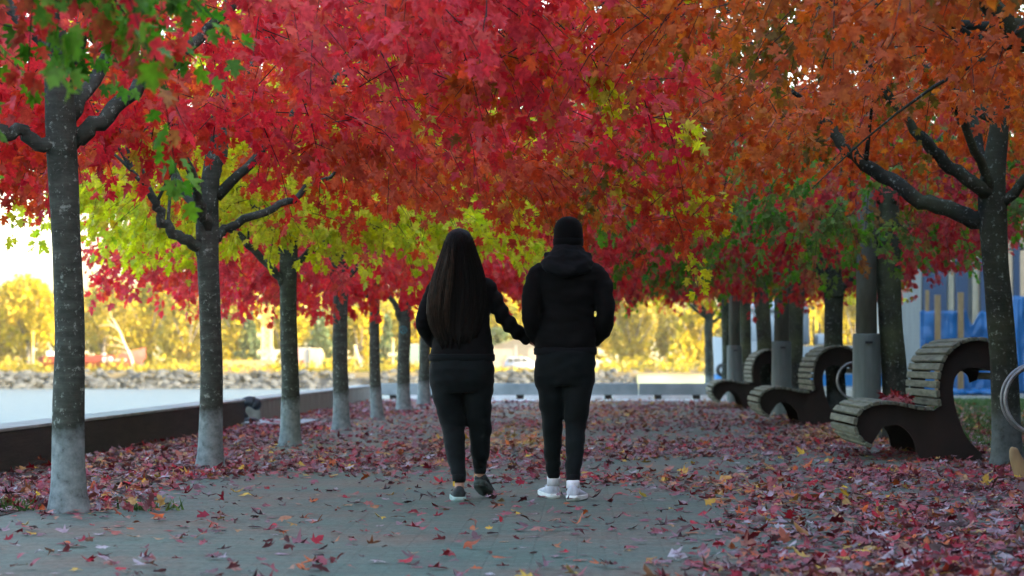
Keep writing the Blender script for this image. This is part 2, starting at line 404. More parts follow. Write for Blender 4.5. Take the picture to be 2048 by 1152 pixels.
TREE_BASES = {}
def maple(x, y, label, leafmat, seed, bark='bark', group=None, r=0.093, lean=(0, 0), limbs=None, extra=3, zfork=2.1, crown=None, lod=1, nspray=900, per=20, **kw):
    rng = np.random.default_rng(seed+1000)
    t = empty('maple_tree', (x, y, 0), label, 'tree', group)
    mb = MB()
    ztop = 4.6
    zs = [-0.05, 0.0, 0.05, 0.12, 0.25, 0.5, 0.9, 1.3, 1.7, zfork-0.1, zfork+0.15, zfork+0.6, zfork+1.3, ztop]
    rs = [r*1.5, r*1.42, r*1.27, r*1.14, r*1.06, r*1.0, r*0.95, r*0.92, r*0.92, r*0.97, r*0.85, r*0.62, r*0.42, r*0.16]
    pts = []
    for z in zs:
        k = min(z, zfork)/2.0
        wv = 0.02*math.sin(z*2.1+seed)*min(1, max(z, 0)) + (0.10*math.sin(seed*2.0)*(z-zfork) if z > zfork else 0)
        pts.append((lean[0]*k + wv, lean[1]*k + 0.015*math.cos(z*1.7+seed), z))
    nn = 40
    P_ = smooth_path(pts, nn); R_ = []
    for p in P_: R_.append(float(np.interp(p.z, zs, rs)))
    mb.tube(P_, R_, 20, wob=0.09, seed=seed)
    L = list(limbs or [])
    top = Vector((lean[0]*zfork/2, lean[1]*zfork/2, 0))
    for (pp, a, b) in default_limbs(rng, zfork, extra, 2.9, 4.5, seed*1.3):
        L.append(([Vector(p)+top for p in pp], a, b))
    limb_tubes(mb, rng, L, 2.1, 3.3)
    me = bm_mesh(mb.bm, 'trunk', True)
    link('trunk', me, M[bark], t)
    if crown is None:
        crown = crown_data(seed, nspray, lod, per=per, **kw)
    c = link('crown', crown[0], None, t)
    if not crown[0].materials: crown[0].materials.append(M[leafmat])
    c.material_slots[0].link = 'OBJECT'; c.material_slots[0].material = M[leafmat]
    w = link('twig_sprays', crown[1], None, t)
    if not crown[1].materials: crown[1].materials.append(M['twig'])
    return t

XL, XR = -2.94, 3.52
G_L = 'maples along the water side of the promenade'
G_R = 'maples behind the benches'
def limb_px(x, y, D, pts, r0, r1, dy=0.0):
    """limb polyline given where it shows in the photograph, in tree-local metres; dy runs it towards or away"""
    n = len(pts)
    return ([Vector((X(a, D)-x, dy*i/(n-1), Z(b, D))) for i, (a, b) in enumerate(pts)], r0, r1)

# --- water-side row (left)
D0 = 15.54
maple(XL, D0-6, 'near maple whose green leaves hang into the upper left corner of the picture', 'leaf_green', 11, group=G_L, lod=0, nspray=520, leaf=0.067, zlow=2.18, droop=0.05, Rc=1.7, off=-0.15, ztop=4.2)
maple(XL, D0, 'crimson maple with the thickest looking trunk on the quay side, limbs forking below its leaves', 'leaf_crimson', 12, group=G_L, lod=0, nspray=1150, leaf=0.077, zlow=2.55, droop=0.10, lift=0.55, off=0.05, thin=(-1.0, 1.2, 3.3, 0.75), r=0.093,
      lean=(-0.02, 0), zfork=2.35, extra=3, Rc=3.3,
      limbs=[limb_px(XL, D0, D0, [(140, 275), (172, 262), (230, 200), (285, 140), (345, 95), (420, 20), (520, -90)], 0.048, 0.016, 0.5),
             limb_px(XL, D0, D0, [(125, 310), (92, 288), (45, 268), (0, 262), (-90, 225), (-200, 140)], 0.042, 0.014, -0.3)])
maple(XL, D0+6, 'orange-red maple standing where the dark quay wall ends', 'leaf_redorange', 13, group=G_L, lod=0, nspray=1150, leaf=0.077, zlow=2.60, droop=0.36, off=0.1, tilt=-0.05, thin=(-0.8, 1.0, 3.6, 0.5), r=0.092, zfork=2.05,
      lean=(0.0, 0), extra=3,
      limbs=[limb_px(XL, D0+6, D0+6, [(410, 500), (385, 486), (345, 462), (328, 425), (305, 380), (270, 330)], 0.045, 0.014, -0.4),
             limb_px(XL, D0+6, D0+6, [(425, 478), (450, 455), (490, 432), (560, 402), (615, 365), (690, 315)], 0.036, 0.010, 0.5),
             limb_px(XL, D0+6, D0+6, [(418, 360), (440, 300), (462, 215), (500, 130), (540, 30)], 0.05, 0.02, 0.2)])
maple(XL, D0+12, 'yellow-green maple beside the mooring bollard gap', 'leaf_yellow', 14, group=G_L, lod=1, nspray=1050, leaf=0.084, zlow=2.35, droop=0.32, lift=0.45, off=0.0, Rc=2.35, tilt=-0.3, r=0.094, zfork=2.0,
      extra=3,
      limbs=[limb_px(XL, D0+12, D0+12, [(572, 570), (553, 548), (512, 502), (476, 470), (430, 440)], 0.040, 0.012, -0.3),
             limb_px(XL, D0+12, D0+12, [(580, 560), (600, 520), (640, 488), (700, 460), (770, 420)], 0.034, 0.010, 0.4),
             limb_px(XL, D0+12, D0+12, [(575, 520), (550, 490), (520, 455), (500, 400)], 0.028, 0.010, 0.2)])
maple(XL, D0+18, 'red-leaved maple with the yellow-green maple in front of it and a paler thin one behind', 'leaf_crimson', 15, group=G_L, lod=1, nspray=950, leaf=0.091, zlow=2.30, droop=0.35, lift=0.45, off=0.4, r=0.098, zfork=2.0, extra=3,
      limbs=[limb_px(XL, D0+18, D0+18, [(672, 560), (655, 538), (618, 522), (570, 495)], 0.040, 0.012, -0.2),
             limb_px(XL, D0+18, D0+18, [(686, 572), (704, 545), (722, 508), (760, 460)], 0.038, 0.012, 0.2)])
maple(XL, D0+24, 'slender maple with a slightly bowed trunk, fifth along the quay', 'leaf_crimson', 16, group=G_L, lod=1, nspray=850, leaf=0.094, zlow=2.35, droop=0.30, off=0.4, r=0.080, lean=(-0.06, 0), zfork=1.95, extra=4,
      limbs=[limb_px(XL, D0+24, D0+24, [(752, 605), (738, 594), (706, 578), (670, 550)], 0.038, 0.012, -0.2)])
t6 = maple(XL, D0+30, 'maple with a small teal painted mark on its trunk', 'leaf_redorange', 17, group=G_L, lod=1, nspray=850, leaf=0.094, zlow=2.45, droop=0.25, off=0.4, r=0.112, zfork=1.85, extra=3,
      limbs=[limb_px(XL, D0+30, D0+30, [(802, 640), (790, 610), (772, 580), (740, 560)], 0.05, 0.014, -0.2),
             limb_px(XL, D0+30, D0+30, [(812, 620), (822, 580), (824, 555)], 0.04, 0.014, 0.1)])
maple(XL, D0+36, 'last maple of the water-side row, partly behind the woman', 'leaf_crimson', 18, group=G_L, lod=1, nspray=800, leaf=0.101, zlow=2.85, droop=0.2, off=0.4, r=0.115, extra=4)
for k, (xx, yy, sd, mt) in enumerate(((XL, D0-12, 51, 'leaf_crimson'), (XL, D0-18, 52, 'leaf_yellow'), (XR, 8.0, 53, 'leaf_orange'), (XR, 1.0, 54, 'leaf_crimson'))):
    maple(xx, yy, ('crimson', 'yellow-green', 'orange', 'red')[k]+' maple of the same avenue standing nearer than the picture shows, ' + ('quay', 'quay', 'bench', 'bench')[k] + ' side', mt, sd, group=G_L if xx < 0 else G_R, lod=2, nspray=700, leaf=0.087, zlow=2.7, droop=0.1, Rc=3.2, extra=4)
# the teal mark on the sixth trunk: a ring round a chevron
mb = MB(); ang = -0.15
for k in range(20):
    a = 2*math.pi*k/20; b2 = 2*math.pi*(k+1)/20
    mb.tube([(0.060*math.cos(a), 0, 0.060*math.sin(a)), (0.060*math.cos(b2), 0, 0.060*math.sin(b2))], 0.007, 5)
mb.tube([(-0.032, 0, -0.035), (0, 0, 0.036), (0.032, 0, -0.035)], 0.008, 5)
M['teal'] = noise_mat('teal_paint', (0.04, 0.17, 0.20), (0.07, 0.25, 0.28), 30, 0.7, 0)
mk = mb.build('painted_mark', M['teal'], t6); mk.location = (0.0, -0.122, Z(660, D0+30)); mk.scale = (1, 0.4, 1)

# --- bench-side row (right)
RD = [15.0, 22.04, 29.6, 36.5, 43.6, 49.9, 56.6, 63.6, 72.0]
maple(XR-0.1, RD[0], 'rust orange maple whose dark limb crosses the upper right corner', 'leaf_orange', 31, 'bark_dark', G_R, lod=0, nspray=1200, leaf=0.067, zlow=2.80, droop=0.10, Rc=3.6,
      limbs=[limb_px(XR-0.1, RD[0], RD[0], [(2330, 330), (2200, 190), (2090, 105), (2000, 60), (1930, -10), (1860, -80)], 0.075, 0.03, -0.5),
             limb_px(XR-0.1, RD[0], RD[0], [(2330, 300), (2180, 150), (2060, 108), (1940, 78)], 0.03, 0.012, -0.2),
             limb_px(XR-0.1, RD[0], RD[0], [(2300, 200), (2000, 60), (1780, 30), (1690, 0)], 0.03, 0.012, 0.2)])
maple(XR, RD[1], 'dark-trunked orange maple by the near bench, two long limbs reaching over the path', 'leaf_orange', 32, 'bark_dark', G_R, r=0.118, lod=0, nspray=1500, leaf=0.071, zlow=2.80, droop=0.25, lift=0.6, off=-0.2, thin=(-1.9, 0.4, 3.5, 0.5), Rc=3.7, zfork=2.3, lean=(-0.10, 0), extra=3,
      limbs=[limb_px(XR, RD[1], RD[1], [(1990, 450), (1930, 428), (1850, 398), (1775, 345), (1700, 285), (1665, 235), (1600, 170)], 0.068, 0.022, 0.6),
             limb_px(XR, RD[1], RD[1], [(1985, 400), (1950, 375), (1880, 325), (1835, 285), (1780, 220)], 0.058, 0.022, -0.4),
             limb_px(XR, RD[1], RD[1], [(1985, 230), (1940, 205), (1900, 170), (1840, 110)], 0.05, 0.02, 0.3)])
maple(XR, RD[2], 'olive-grey maple trunk leaning left behind the near bench', 'leaf_redgreen', 33, 'bark_green', G_R, r=0.145, lod=1, nspray=1300, leaf=0.077, zlow=2.55, droop=0.25, Rc=3.6, off=-0.3, tilt=0.6, lift=0.5, lean=(-0.10, 0), zfork=2.25, extra=3,
      limbs=[limb_px(XR, RD[2], RD[2], [(1765, 400), (1730, 360), (1680, 330), (1620, 300), (1590, 255)], 0.055, 0.02, -0.4)])
maple(XR, RD[3], 'maple with forked dark trunk behind the second bench', 'leaf_redgreen', 34, 'bark_dark', G_R, r=0.135, lod=1, nspray=1200, leaf=0.081, zlow=2.44, droop=0.22, Rc=3.6, off=-0.3, tilt=0.6, lift=0.7, lean=(-0.05, 0), zfork=1.85, extra=3,
      limbs=[limb_px(XR, RD[3], RD[3], [(1664, 590), (1640, 550), (1605, 505), (1575, 465), (1530, 420)], 0.075, 0.02, -0.3),
             limb_px(XR, RD[3], RD[3], [(1670, 570), (1655, 520), (1625, 465), (1600, 400)], 0.06, 0.02, 0.3)])
maple(XR, RD[4], 'mossy maple trunk between the second bench and its lamp post', 'leaf_deepred', 35, 'bark_green', G_R, r=0.145, lod=1, nspray=1050, leaf=0.087, zlow=2.42, droop=0.2, Rc=3.6, off=-0.4, tilt=0.6, extra=4, zfork=1.95,
      limbs=[limb_px(XR, RD[4], RD[4], [(1580, 580), (1562, 560), (1545, 540), (1500, 505)], 0.04, 0.014, -0.2)])
maple(XR, RD[5], 'dark straight maple trunk rising behind the third bench', 'leaf_deepred', 36, 'bark_green', G_R, r=0.15, lod=1, nspray=950, leaf=0.087, zlow=2.5, droop=0.2, Rc=3.6, off=-0.4, tilt=0.6, extra=4, lean=(-0.12, 0))
maple(XR, RD[6], 'patchy barked maple touching the third lamp post', 'leaf_redorange', 37, 'bark_green', G_R, r=0.13, lod=1, nspray=850, leaf=0.094, zlow=2.70, droop=0.15, Rc=3.4, extra=4)
maple(XR, RD[7], 'thin dark maple just left of the far lamp post', 'leaf_mixed', 38, 'bark_dark', G_R, r=0.125, lod=1, nspray=800, leaf=0.094, zlow=2.80, droop=0.20, Rc=3.3, extra=4)
maple(XR, RD[8], 'farthest pale grey maple with spreading bare lower limbs by the end wall', 'leaf_mixed', 39, 'bark', G_R, r=0.125, lod=1, nspray=650, leaf=0.101, zlow=3.0, droop=0.15, Rc=3.3, extra=2, zfork=1.9,
      limbs=[limb_px(XR, RD[8], RD[8], [(1416, 640), (1402, 628), (1372, 604), (1345, 598), (1305, 580)], 0.045, 0.014, -0.2),
             limb_px(XR, RD[8], RD[8], [(1414, 640), (1398, 615), (1372, 592), (1342, 566)], 0.045, 0.014, 0.2),
             limb_px(XR, RD[8], RD[8], [(1422, 645), (1440, 636), (1452, 622)], 0.04, 0.012, 0.1)])

# ------------------------------------------------------------------ ground
def paving_mat():
    m, nt, b = new_mat('paving'); L = nt.links
    v = coords(nt, 'Object')
    br = N(nt, 'ShaderNodeTexBrick', Scale=1.0); br.inputs['Brick Width'].default_value = 0.20; br.inputs['Row Height'].default_value = 0.067; br.offset = 0.37; br.offset_frequency = 3
    br.inputs['Mortar Size'].default_value = 0.006; br.inputs['Mortar Smooth'].default_value = 0.3; br.inputs['Bias'].default_value = 0.0
    br.inputs['Color1'].default_value = (0.82, 0.82, 0.82, 1); br.inputs['Color2'].default_value = (1.1, 1.1, 1.1, 1); br.inputs['Mortar'].default_value = (0.76, 0.76, 0.76, 1)
    L.new(v, br.inputs['Vector'])
    n = N(nt, 'ShaderNodeTexNoise', Scale=0.7, Detail=9, Roughness=0.72); L.new(v, n.inputs['Vector'])
    r = ramp(nt, [(0.38, (0.078, 0.130, 0.104)), (0.50, (0.102, 0.128, 0.104)), (0.62, (0.136, 0.118, 0.090))]); L.new(n.outputs['Fac'], r.inputs['Fac'])
    n2 = N(nt, 'ShaderNodeTexNoise', Scale=30, Detail=6, Roughness=0.7); L.new(v, n2.inputs['Vector'])
    r2 = ramp(nt, [(0.3, (0.42, 0.42, 0.42)), (0.7, (1.35, 1.33, 1.28))]); L.new(n2.outputs['Fac'], r2.inputs['Fac'])
    m1 = N(nt, 'ShaderNodeMix', _data_type='RGBA', _blend_type='MULTIPLY'); m1.inputs[0].default_value = 1; L.new(r.outputs['Color'], m1.inputs[6]); L.new(br.outputs['Color'], m1.inputs[7])
    m2 = N(nt, 'ShaderNodeMix', _data_type='RGBA', _blend_type='MULTIPLY'); m2.inputs[0].default_value = 1; L.new(m1.outputs[2], m2.inputs[6]); L.new(r2.outputs['Color'], m2.inputs[7])
    L.new(m2.outputs[2], b.inputs['Base Color']); b.inputs['Roughness'].default_value = 0.7; b.inputs['Specular IOR Level'].default_value = 0.2
    bp = N(nt, 'ShaderNodeBump', Strength=0.6, Distance=0.006); L.new(br.outputs['Fac'], bp.inputs['Height']); bp.invert = True
    bp2 = N(nt, 'ShaderNodeBump', Strength=0.5, Distance=0.004); L.new(n2.outputs['Fac'], bp2.inputs['Height']); L.new(bp.outputs['Normal'], bp2.inputs['Normal'])
    L.new(bp2.outputs['Normal'], b.inputs['Normal']); return m
M['paving'] = paving_mat()
M['soil'] = noise_mat('soil', (0.035, 0.028, 0.02), (0.09, 0.07, 0.05), 6, 0.95, 0.6)
M['lawn'] = noise_mat('lawn_ground', (0.02, 0.035, 0.012), (0.05, 0.07, 0.02), 5, 0.95, 0.6)
M['conc'] = noise_mat('concrete', (0.18, 0.22, 0.225), (0.27, 0.315, 0.32), 3, 0.85, 0.25, stretch=(1, 1, 1))
M['quay'] = noise_mat('quay_concrete', (0.16, 0.16, 0.15), (0.26, 0.26, 0.25), 2, 0.9, 0.3)

MB().box(-4.95, 60, -60, 59.2, -2.6, 0.0).build('promenade', M['paving']); tag(bpy.data.objects['promenade'], kind='structure')
s = MB().box(-4.42, -3.25, -20, 36.3, 0.0005, 0.006).build('soil_strip', M['soil']); tag(s, kind='structure')
s = MB().box(4.05, 13.5, -20, 59.1, -0.01, 0.02).build('lawn', M['lawn']); tag(s, kind='structure')
# water
def water_mat():
    m, nt, b = new_mat('water'); L = nt.links
    b.inputs['Base Color'].default_value = (0.050, 0.070, 0.076, 1); b.inputs['Specular IOR Level'].default_value = 0.3; b.inputs['Roughness'].default_value = 0.55; b.inputs['IOR'].default_value = 1.33
    v = coords(nt, 'Object', (0.25, 1, 1))
    n = N(nt, 'ShaderNodeTexNoise', Scale=1.6, Detail=5, Roughness=0.6); L.new(v, n.inputs['Vector'])
    bp = N(nt, 'ShaderNodeBump', Strength=0.9, Distance=0.5); L.new(n.outputs['Fac'], bp.inputs['Height']); L.new(bp.outputs['Normal'], b.inputs['Normal']); return m
M['water'] = water_mat()
MB().prism([(-1500, -400), (1500, -400), (1500, 290), (-1500, 290)], 'z', -2.9, -2.0).build('water', M['water']); tag(bpy.data.objects['water'], kind='structure')

# ------------------------------------------------------------------ quay wall, bollard, end wall
M['timber_dark'] = noise_mat('timber_dark', (0.010, 0.009, 0.008), (0.030, 0.025, 0.021), 2.0, 0.8, 0.5, stretch=(6, 0.6, 8), bump_scale=6)
M['timber_grey'] = noise_mat('timber_grey', (0.08, 0.085, 0.07), (0.22, 0.22, 0.19), 3.0, 0.85, 0.5, stretch=(1, 6, 0.7), bump_scale=8)
M['cap'] = noise_mat('lit_cap', (0.16, 0.17, 0.16), (0.28, 0.29, 0.27), 2.5, 0.85, 0.3)  # pale tone painted for the lit top face of the quay walls
wl = empty('quay_wall', (-4.5, 25, 0), 'long dark timber quay wall nearest the camera on the water edge', 'wall')
m_ = MB(); m_.box(-0.36, 0, -45, 11.4, 0, 0.315, bevel=0.012); m_.build('wall_body', M['timber_dark'], wl)
m_ = MB(); m_.box(-0.37, 0.01, -45, 11.41, 0.317, 0.345, bevel=0.008); m_.build('wall_cap', M['cap'], wl)
wl2 = empty('quay_wall', (-4.5, 48, 0), 'weathered grey quay wall beyond the bollard gap', 'wall')
m_ = MB(); m_.box(-0.36, 0, -9.8, 11.1, 0, 0.30, bevel=0.012); m_.build('wall_body', M['timber_grey'], wl2)
m_ = MB(); m_.box(-0.37, 0.01, -9.81, 11.1, 0.302, 0.33, bevel=0.008); m_.build('wall_cap', M['cap'], wl2)
s = MB().box(-4.95, -3.7, 36.0, 38.6, 0.0, 0.035, bevel=0.01).build('mooring_slab', M['conc']); tag(s, 'pale concrete slab under the mooring bollard', 'slab')
M['iron'] = noise_mat('cast_iron', (0.008, 0.011, 0.014), (0.022, 0.029, 0.036), 12, 0.5, 0.3, metallic=0.0)
bo = empty('mooring_bollard', (-4.55, 37.15, 0.035), 'black cast iron mooring bollard in the gap of the quay wall', 'bollard')
m_ = MB(); m_.lathe([(0.0, 0), (0.16, 0), (0.16, 0.025), (0.10, 0.05), (0.0, 0.05)], 20); m_.build('base_plate', M['iron'], bo, True)
m_ = MB(); m_.tube(smooth_path([(-0.06, 0, 0.03), (-0.10, 0, 0.12), (-0.08, 0, 0.22), (0.0, 0, 0.275), (0.09, 0, 0.26)], 14), lerp_list([0.085, 0.07, 0.065, 0.07, 0.08], 14), 14); m_.build('horn', M['iron'], bo, True)
m_ = MB(); m_.ball((0.12, 0, 0.235), (0.075, 0.085, 0.085), 3); m_.build('horn_tip', M['iron'], bo, True)
# end wall
ew = empty('end_wall', (0, 59.6, 0), 'low blue-grey concrete wall crossing the far end of the promenade', 'wall')
m_ = MB(); xs = np.arange(-4.5, 6.6, 1.95)
for a, b2 in zip(xs, xs[1:]): m_.box(a+0.008, b2-0.008, -0.12, 0.14, 0.105, 0.365, bevel=0.012)
m_.build('concrete_panels', M['conc'], ew)
m_ = MB()
for a in xs[:-1]:
    for q in (0.35, 1.2): m_.box(a+q, a+q+0.16, -0.10, 0.12, 0.013, 0.104)
m_.build('spacer_blocks', M['timber_dark'], ew)
s = MB().box(-4.95, 8, 57.6, 58.9, 0.0, 0.012, bevel=0.004).build('edge_slab', noise_mat('pale_slab', (0.34, 0.37, 0.39), (0.46, 0.49, 0.50), 2, 0.7, 0.15)); tag(s, kind='structure')
M['water_glint'] = noise_mat('water_glint', (0.62, 0.64, 0.64), (0.78, 0.79, 0.78), 4, 0.5, 0.05)  # white stands in for bright water showing through gaps under the wall
m_ = MB()
for a in xs[:-1]: m_.box(a+0.52, a+1.18, -0.15, 0.10, 0.013, 0.103)
for a in xs[:-1]: m_.box(a+1.38, a+1.95+0.33, -0.15, 0.10, 0.013, 0.103)
m_.build('water_glint_blocks', M['water_glint'], ew)

# ------------------------------------------------------------------ benches
M['slat'] = noise_mat('bench_slat', (0.058, 0.062, 0.044), (0.15, 0.155, 0.115), 3, 0.8, 0.5, stretch=(8, 0.8, 8), bump_scale=5)
M['bench_side'] = noise_mat('bench_side', (0.006, 0.0036, 0.003), (0.016, 0.008, 0.0062), 5, 0.7, 0.2)
M['bench_side_rust'] = M['bench_side']
def make_bench():
    """curved slatted lounge bench: profile in x (towards +x = away from the path), z up, slats run along y"""
    root = empty('bench', (0, 0, 0))
    Dn, b = 23.5, 922.0
    def q(px, py): return Vector(((px-VX)*Dn/F - 2.45, 0, (b-py)*Dn/F))
    seat_px = [(1742, 890), (1722, 876), (1711, 852), (1720, 826), (1750, 811), (1790, 811), (1835, 820), (1866, 822)]
    back_px = [(1880, 812), (1876, 780), (1880, 742), (1893, 712), (1918, 690), (1950, 682), (1985, 688), (2012, 708), (2024, 738), (2020, 764)]
    Ls = 2.1
    sp = smooth_path([q(*p) for p in seat_px], 60); bp_ = smooth_path([q(*p) for p in back_px], 70)
    def slats(path, name, width=0.060, gap=0.015, th=0.034):
        acc = [0.0]
        for a, c in zip(path, path[1:]): acc.append(acc[-1]+(c-a).length)
        tot = acc[-1]; n = int(tot/(width+gap)); mb = MB()
        def at(s):
            i = min(max(int(np.searchsorted(acc, s))-1, 0), len(path)-2)
            f = (s-acc[i])/max(acc[i+1]-acc[i], 1e-6); return path[i].lerp(path[i+1], f)
        for i in range(n):
            s0 = i*tot/n; a, c = at(s0), at(s0+tot/n-gap)
            t = (c-a).normalized(); nn = Vector((-t.z, 0, t.x))
            pl = [a, c, c+nn*th, a+nn*th]
            j = random.uniform(-0.012, 0.012)
            mb.prism([(p.x, p.z) for p in pl], 'y', -0.045+j, Ls+0.045+j)
        es = [e for e in mb.bm.edges]
        bmesh.ops.bevel(mb.bm, geom=es, offset=0.005, segments=1, affect='EDGES')
        return mb.build(name, M['slat'], root)
    slats(sp, 'seat'); slats(bp_, 'backrest')
    # side frames (near, far): closed outline just under the slats
    outer = [q(*p) for p in seat_px]; 
    loop = smooth_path(outer, 30) + smooth_path([q(*p) for p in back_px], 40)
    inner = smooth_path([q(*p) for p in [(2004, 770), (1998, 752), (1978, 741), (1950, 736), (1930, 738), (1913, 750), (1906, 772), (1908, 804), (1917, 838), (1936, 880), (1978, 922)]], 36)
    foot = [q(1845, 922)] + smooth_path([q(*p) for p in [(1832, 905), (1826, 880), (1808, 858), (1786, 850), (1765, 856), (1752, 874)]], 14)
    poly = [(p.x, p.z) for p in loop + inner + foot]
    for y0 in (0.05, Ls-0.09):
        MB().prism(poly, 'y', y0, y0+0.04).build('side_frame', M['bench_side'], root)
    mb = MB()
    for (px, py) in [(1850, 850), (1902, 800), (1780, 835), (1935, 905)]:
        p = q(px, py); mb.tube([p+Vector((0, 0.06, 0)), p+Vector((0, Ls-0.06, 0))], 0.022, 10)
    mb.build('cross_bar', M['bench_side'], root)
    return root
random.seed(5)
G_B = 'curved slatted benches facing the path'
bench = make_bench()
labs = ['nearest curved slatted bench, red leaves lying on its seat, behind the dark tree trunk',
        'middle curved slatted bench, its arch showing the foot of a lamp post',
        'farthest curved slatted bench, closest to the end wall']
for i, D in enumerate((23.5, 36.0, 48.5)):
    o = bench if i == 0 else copy_tree(bench)
    o.location = (2.46, D, 0); tag(o, labs[i], 'bench', G_B)

# ------------------------------------------------------------------ lamp posts
M['post'] = noise_mat('post_concrete', (0.10, 0.112, 0.095), (0.17, 0.185, 0.16), 5, 0.85, 0.25, stretch=(1, 1, 0.4))
M['sleeve'] = noise_mat('post_sleeve', (0.072, 0.094, 0.088), (0.12, 0.146, 0.138), 5, 0.7, 0.1, stretch=(2, 2, 0.3), spec=0.4)
M['darkmetal'] = noise_mat('dark_metal', (0.02, 0.022, 0.025), (0.04, 0.045, 0.05), 10, 0.5, 0.1, metallic=0.4)
def make_post():
    r = empty('lamp_post', (0, 0, 0))
    m_ = MB(); m_.lathe([(0.0, 0), (0.165, 0), (0.160, 0.03), (0.150, 1.15), (0.145, 1.17), (0.0, 1.17)], 24); m_.build('sleeve', M['sleeve'], r, False)
    m_ = MB(); m_.lathe([(0.0, 1.171), (0.118, 1.171), (0.10, 3.0), (0.07, 6.3), (0.0, 6.3)], 20); m_.build('shaft', M['post'], r, True)
    m_ = MB(); m_.box(-0.03, 0.05, -0.166, -0.150, 1.06, 1.085); m_.build('access_slot', M['darkmetal'], r)
    m_ = MB(); m_.tube(smooth_path([(0, 0, 6.2), (-0.2, 0, 6.6), (-0.7, 0, 6.75)], 8), 0.03, 8); m_.ball((-0.85, 0, 6.74), (0.28, 0.12, 0.07)); m_.build('lamp_head', M['darkmetal'], r, True)
    return r
pst = make_post()
plab = ['concrete lamp post right behind the near bench, with a light grey sleeve and dark slot', 'lamp post with grey sleeve seen through the arch of the middle bench', 'lamp post with grey sleeve seen through the arch of the farthest bench']
for i, (D, px) in enumerate(((29.5, 1733), (42.0, 1563), (54.5, 1469))):
    o = pst if i == 0 else copy_tree(pst)
    o.location = (X(px, D), D, 0); tag(o, plab[i], 'lamp post', 'lamp posts between the maples')

# ------------------------------------------------------------------ bicycle rings
M['galv'] = noise_mat('galvanised', (0.13, 0.14, 0.145), (0.23, 0.24, 0.25), 14, 0.45, 0.1, metallic=0.5)
M['ring_dark'] = noise_mat('ring_web', (0.012, 0.014, 0.016), (0.03, 0.033, 0.036), 10, 0.6, 0.1)
def make_ring():
    r = empty('bike_stand', (0, 0, 0))
    m_ = MB(); m_.tube([(0, 0, -0.02), (0, 0, 1.03), (0, 0, 1.05)], [0.028, 0.028, 0.018], 14); m_.build('post', M['galv'], r, True)
    m_ = MB()
    for yy in (-0.14, 0.14):
        pts = [(0.235*math.cos(a), yy, 0.62+0.235*math.sin(a)) for a in np.linspace(0, 2*math.pi, 41)]
        m_.tube(pts, 0.013, 8, cap=False)
    m_.build('ring', M['galv'], r, True)
    m_ = MB(); _, rs = m_.lathe([(0.218, -0.13), (0.218, 0.13), (0.228, 0.13), (0.228, -0.13), (0.218, -0.13)], 40, (0, 0, 0.62), 'y'); m_.build('ring_web', M['ring_dark'], r, False)
    return r
rg = make_ring()
rl = ['ring-shaped bicycle stand cut by the right picture edge, in front of the dark orange maple', 'ring-shaped bicycle stand with a visible post beside the leaning olive trunk',
      'ring-shaped bicycle stand half hidden by the nearest lamp post', 'ring-shaped bicycle stand between the middle lamp post and the mossy maple', 'ring-shaped bicycle stand half hidden behind the middle lamp post']
for i, (px, D) in enumerate(((2078, 18.0), (1757, 30.0), (1712, 34.0), (1578, 46.0), (1553, 50.0))):
    o = rg if i == 0 else copy_tree(rg)
    o.location = (X(px, D), D, 0.0); o.rotation_euler = (0, 0, R(-4)); tag(o, rl[i], 'bike stand', 'ring bike stands along the bench row')
# short tan stake at the right edge
M['tan'] = noise_mat('tan_wood', (0.16, 0.10, 0.045), (0.28, 0.19, 0.09), 6, 0.7, 0.3, stretch=(1, 1, 0.3))
st = MB(); st.tube(smooth_path([(0.10, 0, -0.02), (0.055, 0, 0.08), (0.015, 0, 0.17), (0.0, 0, 0.235), (0.0, 0, 0.25)], 10), lerp_list([0.07, 0.06, 0.045, 0.03, 0.012], 10), 12)
o = st.build('wooden_stake', M['tan'], None, True, (X(2027, 19.5), 19.5, 0)); tag(o, 'short curved tan wooden stake at the foot of the dark orange maple', 'stake')

# ------------------------------------------------------------------ people
def voxel(mb, size, smooth=6, wr=None, name='m'):
    """union of overlapping closed shapes into one continuous surface"""
    me = bm_mesh(mb.bm, name)
    o = bpy.data.objects.new('tmp', me); COL.objects.link(o)
    rm = o.modifiers.new('r', 'REMESH'); rm.mode = 'VOXEL'; rm.voxel_size = size; rm.adaptivity = 0.0
    if smooth:
        s_ = o.modifiers.new('s', 'SMOOTH'); s_.factor = 0.5; s_.iterations = smooth
    dg = bpy.context.evaluated_depsgraph_get()
    out = bpy.data.meshes.new_from_object(o.evaluated_get(dg))
    bpy.data.objects.remove(o); bpy.data.meshes.remove(me)
    if wr:
        n = len(out.vertices); co = np.empty(n*3, np.float32); out.vertices.foreach_get('co', co); co = co.reshape(-1, 3)
        nr = np.empty(n*3, np.float32); out.vertices.foreach_get('normal', nr); nr = nr.reshape(-1, 3)
        d = np.array([wr(Vector(p)) for p in co], np.float32)
        out.vertices.foreach_set('co', (co + nr*d[:, None]).ravel()); out.update()
    out.polygons.foreach_set('use_smooth', [True]*len(out.polygons))
    return out
def limb(mb, pts, rad, seg=16, n=None):
    n = n or len(pts)*4
    P_ = smooth_path(pts, n); mb.tube(P_, lerp_list(rad, n), seg)
    mb.ball(P_[0], rad[0]*0.98, 2); mb.ball(P_[-1], rad[-1]*0.98, 2)
